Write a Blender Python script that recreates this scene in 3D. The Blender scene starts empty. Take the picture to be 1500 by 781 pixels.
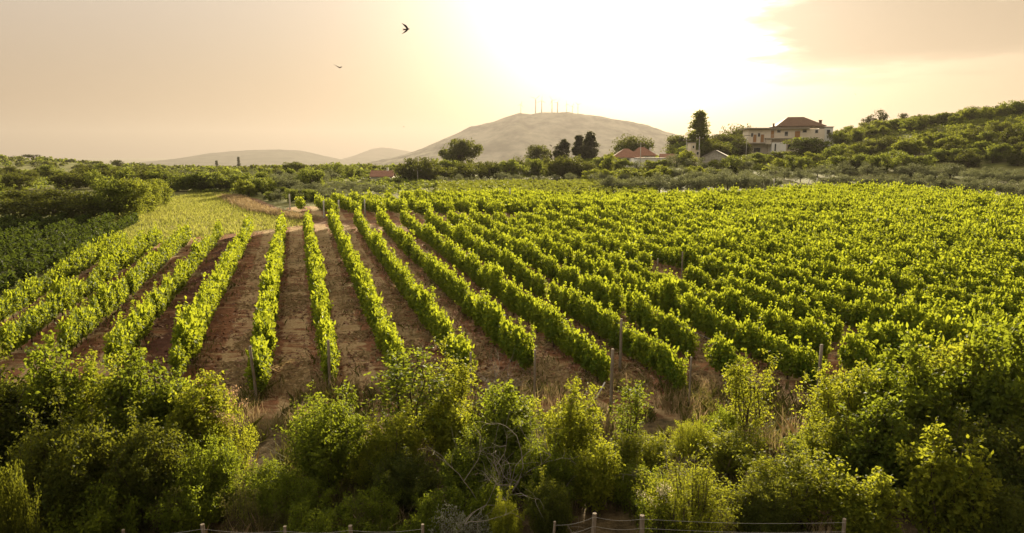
import bpy, math, random
import numpy as np
from mathutils import Vector

# ------------------------------------------------------------------ camera, world, sun, exposure
scene = bpy.context.scene
COL = scene.collection
CAM_Z = 8.0
F = 1000.0                              # focal length in pixels of the 1500 px wide photograph
TH = math.atan(165.5 / 1000.0)          # camera looks down by this much
cam_d = bpy.data.cameras.new('camera')
cam_d.sensor_width = 36.0
cam_d.lens = 24.0
cam_d.clip_start = 0.1
cam_d.clip_end = 40000.0
cam = bpy.data.objects.new('camera', cam_d)
cam.location = (0, 0, CAM_Z)
cam.rotation_euler = (math.pi / 2 - TH, 0, 0)
COL.objects.link(cam)
scene.camera = cam

SUN_EL = math.radians(13.5)
SUN_AZ = math.radians(11.5)             # to the right of the view direction (+Y)
SUN_DIR = Vector((math.sin(SUN_AZ) * math.cos(SUN_EL), math.cos(SUN_AZ) * math.cos(SUN_EL), math.sin(SUN_EL)))

sun_d = bpy.data.lights.new('sun', 'SUN')
sun_d.energy = 5.0
sun_d.angle = math.radians(2.0)         # veiled by thin cloud
sun_d.color = (1.0, 0.84, 0.57)
sun = bpy.data.objects.new('sun', sun_d)
sun.rotation_euler = SUN_DIR.to_track_quat('Z', 'Y').to_euler()
sun.location = (40, 100, 60)
COL.objects.link(sun)

scene.view_settings.view_transform = 'Standard'
scene.view_settings.look = 'None'
scene.view_settings.exposure = 2.0
scene.view_settings.gamma = 1.0
scene.view_settings.use_curve_mapping = False
scene.render.engine = 'CYCLES'
cy = scene.cycles
cy.max_bounces = 6
cy.diffuse_bounces = 3
cy.glossy_bounces = 2
cy.transmission_bounces = 4
cy.volume_bounces = 0
cy.transparent_max_bounces = 4
cy.sample_clamp_indirect = 4.0
cy.use_adaptive_sampling = False
cy.use_denoising = True
try:
    cy.denoiser = 'OPENIMAGEDENOISE'
    cy.denoising_input_passes = 'RGB_ALBEDO_NORMAL'
    cy.denoising_prefilter = 'ACCURATE'
except Exception:
    pass


class NT:
    """small helper round a node tree"""
    def __init__(self, tree):
        self.t = tree
        tree.nodes.clear()

    def n(self, typ, **kw):
        nd = self.t.nodes.new(typ)
        for k, v in kw.items():
            setattr(nd, k, v)
        return nd

    def put(self, sock, v):
        if isinstance(v, bpy.types.NodeSocket):
            self.t.links.new(v, sock)
        elif v is not None:
            if hasattr(sock, 'default_value'):
                dv = sock.default_value
                if hasattr(dv, '__len__') and not isinstance(v, (int, float)):
                    v = tuple(v)
                    if len(dv) == 4 and len(v) == 3:
                        v = v + (1.0,)
                    sock.default_value = v
                elif hasattr(dv, '__len__'):
                    sock.default_value = (v,) * len(dv)
                else:
                    sock.default_value = v

    def math(self, op, a, b=None, c=None, clamp=False):
        nd = self.n('ShaderNodeMath', operation=op, use_clamp=clamp)
        self.put(nd.inputs[0], a)
        if b is not None:
            self.put(nd.inputs[1], b)
        if c is not None:
            self.put(nd.inputs[2], c)
        return nd.outputs[0]

    def vmath(self, op, a, b=None, scale=None):
        nd = self.n('ShaderNodeVectorMath', operation=op)
        self.put(nd.inputs[0], a)
        if b is not None:
            self.put(nd.inputs[1], b)
        if scale is not None:
            self.put(nd.inputs['Scale'], scale)
        return nd.outputs['Value'] if op in ('DOT_PRODUCT', 'LENGTH') else nd.outputs['Vector']

    def mix(self, f, a, b, mode='MIX'):
        nd = self.n('ShaderNodeMix', data_type='RGBA', blend_type=mode)
        self.put(nd.inputs[0], f)
        self.put(nd.inputs[6], a)
        self.put(nd.inputs[7], b)
        return nd.outputs[2]

    def mapr(self, v, a, b, c=0.0, d=1.0, smooth=True):
        nd = self.n('ShaderNodeMapRange', interpolation_type='SMOOTHSTEP' if smooth else 'LINEAR')
        for k, x in zip(range(5), (v, a, b, c, d)):
            self.put(nd.inputs[k], x)
        return nd.outputs[0]

    def noise(self, vec, scale, detail=4.0, rough=0.55):
        nd = self.n('ShaderNodeTexNoise')
        if vec is not None:
            self.put(nd.inputs['Vector'], vec)
        self.put(nd.inputs['Scale'], scale)
        self.put(nd.inputs['Detail'], detail)
        self.put(nd.inputs['Roughness'], rough)
        return nd.outputs[0]

    def ramp(self, f, stops):
        nd = self.n('ShaderNodeValToRGB')
        els = nd.color_ramp.elements
        while len(els) > 1:
            els.remove(els[0])
        els[0].position = stops[0][0]
        els[0].color = tuple(stops[0][1]) + (1,)
        for p, c in stops[1:]:
            e = els.new(p)
            e.color = tuple(c) + (1,)
        self.put(nd.inputs[0], f)
        return nd.outputs[0]


world = bpy.data.worlds.new('World')
scene.world = world
world.use_nodes = True
w = NT(world.node_tree)
wd = w.n('ShaderNodeTexCoord').outputs['Generated']
sky = w.n('ShaderNodeTexSky', sky_type='NISHITA')
sky.sun_disc = False
sky.sun_elevation = SUN_EL
sky.sun_rotation = SUN_AZ
sky.dust_density = 4.0
sky.air_density = 1.2
sky.altitude = 100
sky.ozone_density = 1.0
sp = w.n('ShaderNodeSeparateXYZ')
w.put(sp.inputs[0], wd)
dx, dy, dz = sp.outputs
cosang = w.math('MAXIMUM', w.vmath('DOT_PRODUCT', wd, tuple(SUN_DIR)), 0.0)
# thin veil of high cloud over the evening sky
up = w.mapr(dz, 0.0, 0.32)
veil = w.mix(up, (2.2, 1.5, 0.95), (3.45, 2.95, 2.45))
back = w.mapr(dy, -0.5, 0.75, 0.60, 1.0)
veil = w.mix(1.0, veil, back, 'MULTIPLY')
# overhead, out of view: brighter near-white sky added as fill light
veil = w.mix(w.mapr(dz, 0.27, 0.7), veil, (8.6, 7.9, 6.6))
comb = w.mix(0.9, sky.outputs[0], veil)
# the sun's wide aureole in the veil
g1 = w.math('POWER', cosang, 45.0)
g2 = w.math('POWER', cosang, 14.0)
g3 = w.math('POWER', cosang, 420.0)
aure = w.mix(1.0, w.mix(g1, (0, 0, 0), (9.3, 9.0, 8.2)), w.mix(g2, (0, 0, 0), (1.1, 0.88, 0.6)), 'ADD')
aure = w.mix(1.0, aure, w.mix(g3, (0, 0, 0), (30.0, 27.0, 20.0)), 'ADD')
# broken cloud sheet, seen as on a plane high above
den = w.math('ADD', w.math('MAXIMUM', dz, 0.0), 0.07)
cx = w.math('DIVIDE', dx, den)
cyy = w.math('DIVIDE', dy, den)
cv = w.n('ShaderNodeCombineXYZ')
w.put(cv.inputs[0], cx)
w.put(cv.inputs[1], cyy)
cn = w.noise(cv.outputs[0], 0.55, 6.0, 0.55)
cn2 = w.noise(cv.outputs[0], 1.9, 4.0, 0.6)
az = w.math('ARCTAN2', dx, dy)
azn = w.math('ADD', az, w.math('MULTIPLY', w.math('SUBTRACT', cn2, 0.5), 0.35))
dzn = w.math('ADD', dz, w.math('MULTIPLY', w.math('SUBTRACT', cn, 0.5), 0.10))
zone = w.math('MULTIPLY', w.mapr(azn, 0.24, 0.40), w.mapr(dzn, 0.085, 0.135))
zone2 = w.math('MULTIPLY', w.mapr(az, 0.05, -0.45), w.mapr(dz, 0.10, 0.30))
cl = w.math('ADD', w.math('ADD', w.math('MULTIPLY', cn, 0.75), w.math('MULTIPLY', cn2, 0.25)), w.math('MULTIPLY', zone, 0.28))
cl = w.mapr(cl, 0.54, 0.70)
clf = w.math('MULTIPLY', cl, w.math('ADD', w.math('MULTIPLY', zone, 0.85), w.math('MULTIPLY', zone2, 0.25)), clamp=True)
aure_cut = w.mix(clf, aure, w.mix(1.0, aure, (0.16, 0.15, 0.13), 'MULTIPLY'))
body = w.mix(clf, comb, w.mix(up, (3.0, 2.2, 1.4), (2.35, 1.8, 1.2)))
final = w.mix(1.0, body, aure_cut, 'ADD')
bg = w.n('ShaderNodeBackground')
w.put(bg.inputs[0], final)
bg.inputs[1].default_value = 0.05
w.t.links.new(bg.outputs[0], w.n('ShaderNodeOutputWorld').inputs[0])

# ------------------------------------------------------------------ projection helpers (plan of the place)
CT, ST = math.cos(TH), math.sin(TH)


def ray(px, py):
    a = (px - 750.0) / F
    b = (390.5 - py) / F
    return a, CT + b * ST, -ST + b * CT


def at(px, py, Y):
    """the point on the sight line through a photograph pixel at distance Y along the view"""
    a, b, c = ray(px, py)
    k = Y / b
    return a * k, Y, CAM_Z + c * k


def proj(x, y, z):
    zc = y * CT - (z - CAM_Z) * ST
    yc = y * ST + (z - CAM_Z) * CT
    return 750 + F * x / zc, 390.5 - F * yc / zc


def sstep(a, b, v):
    t = np.clip((np.asarray(v, float) - a) / (b - a), 0, 1)
    return t * t * (3 - 2 * t)


def vnoise(x, y, s, seed=0):
    """cheap smooth value noise"""
    x = np.asarray(x, float) / s
    y = np.asarray(y, float) / s
    xi = np.floor(x).astype(np.int64)
    yi = np.floor(y).astype(np.int64)
    fx = x - xi
    fy = y - yi
    fx = fx * fx * (3 - 2 * fx)
    fy = fy * fy * (3 - 2 * fy)

    def h(a, b):
        n = (a * 374761393 + b * 668265263 + seed * 982451653) & 0x7fffffff
        n = (n ^ (n >> 13)) * 1274126177 & 0x7fffffff
        return ((n ^ (n >> 16)) & 0xffff) / 65535.0
    return (h(xi, yi) * (1 - fx) + h(xi + 1, yi) * fx) * (1 - fy) + (h(xi, yi + 1) * (1 - fx) + h(xi + 1, yi + 1) * fx) * fy


GX = [-400, 0, 15, 30, 50, 70, 84, 113, 180, 260, 420, 900]
GZ = [0.0, 0.0, 1.0, 2.8, 4.0, 5.0, 5.7, 12.0, 21.0, 28.0, 38.0, 42.0]


def terr(x, y):
    x = np.asarray(x, float)
    y = np.asarray(y, float)
    base = 0.02 * np.minimum(y, 104.0)
    base = base - 17.0 * sstep(190, 800, y) - 75.0 * sstep(600, 5500, y)
    prof = sstep(98, 205, y) * (1 - 0.55 * sstep(255, 700, y)) * (1 - sstep(700, 2200, y))
    g = np.interp(x, GX, GZ)
    z = base + g * prof
    z = z + 9.5 * np.exp(-((x + 330) / 105.0) ** 2 - ((y - 400) / 110.0) ** 2)
    z = z + 5.0 * np.exp(-((x + 270) / 260.0) ** 2 - ((y - 1000) / 260.0) ** 2)
    z = z + (vnoise(x, y, 60, 3) - 0.5) * 2.4 * sstep(150, 320, y)
    z = z + (vnoise(x, y, 9, 5) - 0.5) * 0.16 + (vnoise(x, y, 2.6, 6) - 0.5) * 0.07
    return z


def T(x, y):
    return float(terr(x, y))


def ground_hit(px, py):
    a, b, c = ray(px, py)
    Y = 6.0
    while Y < 4000:
        k = Y / b
        if CAM_Z + c * k <= T(a * k, Y):
            return a * k, Y
        Y *= 1.004
    return a * Y / b, Y


# ------------------------------------------------------------------ mesh helpers
def make_mesh(name, V, faces=(), mats=(), smooth=False):
    """faces: list of (ndarray n x k of indices, material index)"""
    me = bpy.data.meshes.new(name)
    V = np.asarray(V, np.float32)
    nl = sum(f.size for f, _ in faces)
    nf = sum(len(f) for f, _ in faces)
    me.vertices.add(len(V))
    me.vertices.foreach_set('co', V.ravel())
    me.loops.add(nl)
    me.polygons.add(nf)
    li = np.concatenate([f.ravel() for f, _ in faces]).astype(np.int32)
    tot = np.concatenate([np.full(len(f), f.shape[1], np.int32) for f, _ in faces])
    st = np.concatenate([[0], np.cumsum(tot)[:-1]]).astype(np.int32)
    mi = np.concatenate([np.full(len(f), m, np.int32) for f, m in faces])
    me.loops.foreach_set('vertex_index', li)
    me.polygons.foreach_set('loop_start', st)
    me.polygons.foreach_set('loop_total', tot)
    me.polygons.foreach_set('material_index', mi)
    me.polygons.foreach_set('use_smooth', np.full(nf, smooth, bool))
    for m in mats:
        me.materials.append(m)
    me.update(calc_edges=True)
    me.validate(verbose=False)
    return me


def link(name, data, parent=None, label=None, cat=None, group=None, kind=None):
    o = bpy.data.objects.new(name, data)
    COL.objects.link(o)
    if parent is not None:
        o.parent = parent
    for k, v in (('label', label), ('category', cat), ('group', group), ('kind', kind)):
        if v:
            o[k] = v
    return o


def nrm(a):
    return a / np.maximum(np.linalg.norm(a, axis=-1, keepdims=True), 1e-9)


def leaf_cloud(P, size, rng, up=0.3, out=None, aspect=0.55, var=0.35):
    """one four-cornered leaf per point; returns verts, quads"""
    n = len(P)
    N = rng.normal(size=(n, 3))
    N[:, 2] += up * 2
    if out is not None:
        N += out
    N = nrm(N)
    R = rng.normal(size=(n, 3))
    Tn = nrm(np.cross(N, R))
    B = np.cross(N, Tn)
    L = (size * (1 + var * rng.uniform(-1, 1, n)))[:, None]
    W = L * aspect
    V = np.stack([P, P + Tn * L * 0.24 + B * W * 0.44 + N * L * 0.05, P + Tn * L * 0.66 + B * W * 0.40 + N * L * 0.07, P + Tn * L - N * L * 0.10,
                  P + Tn * L * 0.66 - B * W * 0.40 + N * L * 0.07, P + Tn * L * 0.24 - B * W * 0.44 + N * L * 0.05], 1).reshape(-1, 3)
    return V, np.arange(6 * n).reshape(-1, 6)


def tube(path, radii, sides=6):
    path = np.asarray(path, float)
    k = len(path)
    radii = np.broadcast_to(np.asarray(radii, float), (k,))
    d = np.gradient(path, axis=0)
    d = nrm(d)
    ref = np.where(np.abs(d[:, 2:3]) < 0.9, np.array([[0, 0, 1.0]]), np.array([[1.0, 0, 0]]))
    u = nrm(np.cross(d, ref))
    v = np.cross(d, u)
    an = np.linspace(0, 2 * math.pi, sides, endpoint=False)
    V = path[:, None, :] + radii[:, None, None] * (u[:, None, :] * np.cos(an)[None, :, None] + v[:, None, :] * np.sin(an)[None, :, None])
    V = V.reshape(-1, 3)
    i = np.arange(k - 1)[:, None] * sides
    j = np.arange(sides)[None, :]
    j2 = (j + 1) % sides
    Q = np.stack([i + j, i + j2, i + sides + j2, i + sides + j], -1).reshape(-1, 4)
    return V, Q


def tubes(items, sides=5):
    """many tubes of the same number of points -> verts, quads"""
    VV, QQ, o = [], [], 0
    for p, r in items:
        V, Q = tube(p, r, sides)
        VV.append(V)
        QQ.append(Q + o)
        o += len(V)
    return np.concatenate(VV), np.concatenate(QQ)


class MB:
    """collects boxes, prisms and tubes for ONE mesh"""
    def __init__(self):
        self.V, self.F, self.o = [], {}, 0

    def add(self, V, Q):
        V = np.asarray(V, float)
        for q in Q:
            self.F.setdefault(len(q), []).append([i + self.o for i in q])
        self.V.append(V)
        self.o += len(V)
        return self

    def box(self, x0, x1, y0, y1, z0, z1):
        V = [(x0, y0, z0), (x1, y0, z0), (x1, y1, z0), (x0, y1, z0), (x0, y0, z1), (x1, y0, z1), (x1, y1, z1), (x0, y1, z1)]
        return self.add(V, [(0, 3, 2, 1), (4, 5, 6, 7), (0, 1, 5, 4), (1, 2, 6, 5), (2, 3, 7, 6), (3, 0, 4, 7)])

    def gable(self, x0, x1, y0, y1, z0, z1, t=0.15, axis='x', over=0.3):
        """pitched roof slab of thickness t, ridge along axis"""
        if axis == 'x':
            ym = (y0 + y1) / 2
            V = []
            for x in (x0 - over, x1 + over):
                V += [(x, y0 - over, z0), (x, ym, z1), (x, y1 + over, z0), (x, y1 + over, z0 - t), (x, ym, z1 - t), (x, y0 - over, z0 - t)]
        else:
            xm = (x0 + x1) / 2
            V = []
            for y in (y0 - over, y1 + over):
                V += [(x0 - over, y, z0), (xm, y, z1), (x1 + over, y, z0), (x1 + over, y, z0 - t), (xm, y, z1 - t), (x0 - over, y, z0 - t)]
        return self.add(V, [(0, 1, 7, 6), (1, 2, 8, 7), (2, 3, 9, 8), (3, 4, 10, 9), (4, 5, 11, 10), (5, 0, 6, 11), (0, 5, 4, 1), (1, 4, 3, 2), (6, 7, 10, 11), (7, 8, 9, 10)])

    def hip(self, x0, x1, y0, y1, z0, z1, rx0, rx1, t=0.15):
        ym = (y0 + y1) / 2
        V = [(x0, y0, z0), (x1, y0, z0), (x1, y1, z0), (x0, y1, z0), (rx0, ym, z1), (rx1, ym, z1), (x0, y0, z0 - t), (x1, y0, z0 - t), (x1, y1, z0 - t), (x0, y1, z0 - t)]
        return self.add(V, [(0, 1, 5, 4), (1, 2, 5), (2, 3, 4, 5), (3, 0, 4), (0, 6, 7, 1), (1, 7, 8, 2), (2, 8, 9, 3), (3, 9, 6, 0), (6, 9, 8, 7)])

    def tube(self, path, radii, sides=6):
        V, Q = tube(path, radii, sides)
        n = len(V)
        self.add(V, [tuple(q) for q in Q] + [tuple(range(sides))[::-1], tuple(range(n - sides, n))])
        return self

    def build(self, name, mat, parent=None, smooth=False, **kw):
        fs = [(np.array(f), 0) for f in self.F.values()]
        me = make_mesh(name, np.concatenate(self.V), fs, [mat], smooth)
        return link(name, me, parent, **kw)


# ------------------------------------------------------------------ materials
def new_mat(name):
    m = bpy.data.materials.new(name)
    m.use_nodes = True
    return m, NT(m.node_tree)


def leaf_mat(name, dark, mid, light, trans, tf=0.5, rough=0.6, spec=0.07, vscale=0.9):
    m, t = new_mat(name)
    g = t.n('ShaderNodeNewGeometry')
    oi = t.n('ShaderNodeObjectInfo')
    rnd = g.outputs['Random Per Island']
    pn = t.noise(g.outputs['Position'], vscale, 2.0, 0.5)
    f = t.math('ADD', t.math('MULTIPLY', rnd, 0.55), t.math('MULTIPLY', pn, 0.6))
    f = t.math('ADD', f, t.math('MULTIPLY', t.math('SUBTRACT', oi.outputs['Random'], 0.5), 0.24))
    c = t.ramp(f, [(0.15, dark), (0.52, mid), (0.95, light)])
    tr = t.mix(0.75, c, t.mix(f, [x * 0.75 for x in trans], [min(1, x * 1.2) for x in trans]))
    p = t.n('ShaderNodeBsdfPrincipled')
    t.put(p.inputs['Base Color'], c)
    t.put(p.inputs['Roughness'], rough)
    t.put(p.inputs['Specular IOR Level'], spec)
    tl = t.n('ShaderNodeBsdfTranslucent')
    t.put(tl.inputs[0], tr)
    mx = t.n('ShaderNodeMixShader')
    mx.inputs[0].default_value = tf
    t.t.links.new(p.outputs[0], mx.inputs[1])
    t.t.links.new(tl.outputs[0], mx.inputs[2])
    t.t.links.new(mx.outputs[0], t.n('ShaderNodeOutputMaterial').inputs[0])
    return m


def plain_mat(name, col, rough=0.8, var=0.25, scale=3.0, bump=0.0, spec=0.3, col2=None, stretch=None):
    m, t = new_mat(name)
    tc = t.n('ShaderNodeTexCoord').outputs['Object']
    if stretch:
        mp = t.n('ShaderNodeMapping')
        t.put(mp.inputs[0], tc)
        mp.inputs['Scale'].default_value = stretch
        tc = mp.outputs[0]
    f = t.noise(tc, scale, 5.0, 0.6)
    c2 = col2 if col2 else [max(0, x * (1 - var * 2)) for x in col]
    c = t.mix(t.mapr(f, 0.3, 0.7), c2, col)
    p = t.n('ShaderNodeBsdfPrincipled')
    t.put(p.inputs['Base Color'], c)
    t.put(p.inputs['Roughness'], rough)
    t.put(p.inputs['Specular IOR Level'], spec)
    if bump:
        b = t.n('ShaderNodeBump')
        b.inputs['Strength'].default_value = bump
        b.inputs['Distance'].default_value = 0.05
        t.put(b.inputs['Height'], f)
        t.t.links.new(b.outputs[0], p.inputs['Normal'])
    t.t.links.new(p.outputs[0], t.n('ShaderNodeOutputMaterial').inputs[0])
    return m


M = {}
M['vine'] = leaf_mat('vine_leaf', (0.03, 0.062, 0.006), (0.06, 0.112, 0.009), (0.125, 0.16, 0.016), (0.46, 0.50, 0.026), 0.46, vscale=0.6)
M['vine_dark'] = leaf_mat('vine_leaf_dark', (0.014, 0.026, 0.004), (0.025, 0.044, 0.006), (0.042, 0.062, 0.009), (0.10, 0.13, 0.014), 0.4)  # vine leaf darkened to carry the shade of the tree hedge
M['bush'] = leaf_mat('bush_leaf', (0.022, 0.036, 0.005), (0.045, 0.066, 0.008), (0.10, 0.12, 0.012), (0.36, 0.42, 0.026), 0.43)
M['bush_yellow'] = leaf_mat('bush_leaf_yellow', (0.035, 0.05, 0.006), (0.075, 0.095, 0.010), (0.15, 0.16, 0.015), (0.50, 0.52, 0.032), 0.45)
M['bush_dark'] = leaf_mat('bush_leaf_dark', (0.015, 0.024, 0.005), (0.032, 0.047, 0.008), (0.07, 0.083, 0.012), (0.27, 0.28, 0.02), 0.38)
M['tree'] = leaf_mat('tree_leaf', (0.028, 0.045, 0.009), (0.055, 0.082, 0.014), (0.10, 0.13, 0.022), (0.28, 0.31, 0.035), 0.42, vscale=0.25)
M['tree_dark'] = leaf_mat('tree_leaf_dark', (0.02, 0.027, 0.008), (0.036, 0.047, 0.010), (0.065, 0.076, 0.014), (0.17, 0.18, 0.02), 0.4, vscale=0.25)
M['tree_light'] = leaf_mat('tree_leaf_light', (0.04, 0.058, 0.009), (0.08, 0.105, 0.014), (0.13, 0.155, 0.02), (0.3, 0.32, 0.03), 0.45, vscale=0.25)
M['olive'] = leaf_mat('olive_leaf', (0.05, 0.06, 0.03), (0.10, 0.115, 0.06), (0.17, 0.185, 0.105), (0.2, 0.21, 0.08), 0.35, vscale=0.3)
M['conifer'] = leaf_mat('conifer_leaf', (0.013, 0.02, 0.008), (0.026, 0.036, 0.012), (0.05, 0.06, 0.018), (0.12, 0.12, 0.02), 0.3)
M['flower'] = leaf_mat('pale_blossom', (0.5, 0.42, 0.28), (0.62, 0.54, 0.38), (0.75, 0.68, 0.5), (0.6, 0.5, 0.3), 0.4)
M['pink'] = leaf_mat('seed_head', (0.30, 0.19, 0.12), (0.42, 0.27, 0.17), (0.52, 0.36, 0.22), (0.5, 0.32, 0.16), 0.4)
M['grey_leaf'] = leaf_mat('grey_leaf', (0.13, 0.14, 0.10), (0.22, 0.23, 0.17), (0.33, 0.33, 0.25), (0.25, 0.25, 0.15), 0.35)
M['grass'] = leaf_mat('meadow_grass', (0.11, 0.14, 0.02), (0.21, 0.23, 0.04), (0.34, 0.32, 0.09), (0.42, 0.42, 0.08), 0.4, vscale=0.12)
M['dry'] = leaf_mat('dry_grass', (0.17, 0.12, 0.06), (0.29, 0.21, 0.11), (0.42, 0.32, 0.18), (0.42, 0.31, 0.15), 0.35)
M['weed'] = leaf_mat('weed_leaf', (0.03, 0.036, 0.010), (0.06, 0.068, 0.016), (0.14, 0.12, 0.045), (0.24, 0.22, 0.04), 0.4)
M['clod'] = leaf_mat('soil_clod', (0.12, 0.06, 0.036), (0.28, 0.15, 0.09), (0.52, 0.37, 0.24), (0.01, 0.005, 0.003), 0.05)
M['bark'] = plain_mat('bark', (0.10, 0.075, 0.05), 0.9, 0.3, 14.0, 0.6, 0.1)
M['vine_bark'] = plain_mat('vine_bark', (0.085, 0.055, 0.035), 0.95, 0.3, 20.0, 0.6, 0.1)
M['deadwood'] = plain_mat('dead_wood', (0.27, 0.235, 0.19), 0.85, 0.2, 9.0, 0.3, 0.2)
M['post'] = plain_mat('weathered_post_wood', (0.27, 0.22, 0.165), 0.9, 0.25, 8.0, 0.5, 0.15, stretch=(6, 6, 0.7))
M['concrete'] = plain_mat('pale_concrete', (0.55, 0.52, 0.46), 0.9, 0.12, 5.0, 0.3, 0.2)
M['wire'] = plain_mat('galvanised_wire', (0.42, 0.40, 0.36), 0.5, 0.1, 5.0, 0, 0.5)
M['stone'] = plain_mat('pale_limestone', (0.48, 0.44, 0.38), 0.95, 0.2, 2.0, 0.8, 0.1)
M['render_beige'] = plain_mat('beige_render', (0.78, 0.68, 0.54), 0.9, 0.05, 0.8, 0.1, 0.2)
M['render_white'] = plain_mat('white_render', (0.78, 0.76, 0.72), 0.9, 0.04, 0.8, 0.1, 0.2)
M['render_grey'] = plain_mat('grey_render', (0.68, 0.59, 0.47), 0.9, 0.08, 0.8, 0.1, 0.2)
M['slab'] = plain_mat('slab_concrete', (0.36, 0.31, 0.25), 0.9, 0.1, 1.0, 0.1, 0.2)
M['roof_red'] = plain_mat('red_roof_tiles', (0.30, 0.15, 0.095), 0.85, 0.2, 1.4, 0.4, 0.2, stretch=(6, 1, 1))
M['roof_brown'] = plain_mat('brown_roof_tiles', (0.18, 0.105, 0.065), 0.85, 0.2, 1.4, 0.4, 0.2, stretch=(6, 1, 1))
M['roof_grey'] = plain_mat('grey_roof_sheets', (0.36, 0.31, 0.27), 0.8, 0.12, 1.2, 0.3, 0.2, stretch=(6, 1, 1))
M['shutter'] = plain_mat('orange_shutter', (0.42, 0.21, 0.075), 0.7, 0.15, 3.0, 0, 0.3, stretch=(1, 1, 12))
M['glass'] = plain_mat('dark_glass', (0.03, 0.035, 0.04), 0.12, 0.1, 1.0, 0, 0.5)
M['frame'] = plain_mat('window_frame', (0.62, 0.6, 0.56), 0.6, 0.05, 2.0, 0, 0.3)
M['feather'] = plain_mat('dark_feathers', (0.02, 0.017, 0.015), 0.7, 0.2, 30.0, 0, 0.2)
M['turbine'] = plain_mat('turbine_backlit', (0.12, 0.11, 0.10), 0.5, 0.04, 0.1, 0, 0.3)  # white turbines coloured dark, backlit shade put into the colour
M['mountain'] = plain_mat('mountain_scrub', (0.22, 0.21, 0.15), 1.0, 0.3, 0.010, 0, 0.0, col2=(0.018, 0.026, 0.014), stretch=(1, 0.45, 1.6))
M['farhill'] = plain_mat('far_hill_scrub', (0.13, 0.13, 0.09), 1.0, 0.3, 0.006, 0, 0.0, col2=(0.07, 0.08, 0.05))

# ------------------------------------------------------------------ vineyard plan
VD = np.array([-0.311, 1.0])
VD = VD / np.linalg.norm(VD)                       # row direction of the near block
C_LEFT = [-13.2, -11.0, -8.85, -6.6, -4.3, -1.6]
C_ROWS = C_LEFT + [0.7 + 2.25 * k for k in range(0, 50)]
Y_NEAR = 21.5


def row_end_left(c):
    return 51.0 + (c + 13.2) * 0.85 if c < 0 else None


def far_edge_px(px):
    """far edge of the second block, in Y, by bearing"""
    return float(np.interp(px, [400, 560, 700, 900, 1100, 1200, 1300, 1400, 1500, 1560], [78, 85, 93, 88, 92, 104, 101, 93, 81, 76]))


def far_edge(x, y):
    return far_edge_px(750 + 1000.0 * x / max(y, 1.0))


def headland(c):
    """near block ends here (Y)"""
    if c < 0:
        return row_end_left(c)
    return float(np.interp(c, [0, 8, 20, 60, 140], [62.5, 64, 66.5, 67, 66]))


E2Y, E2X = [60, 66, 71, 78, 82, 100, 118], [-10, -15, -19.5, -25.5, -28, -38, -47]


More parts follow.
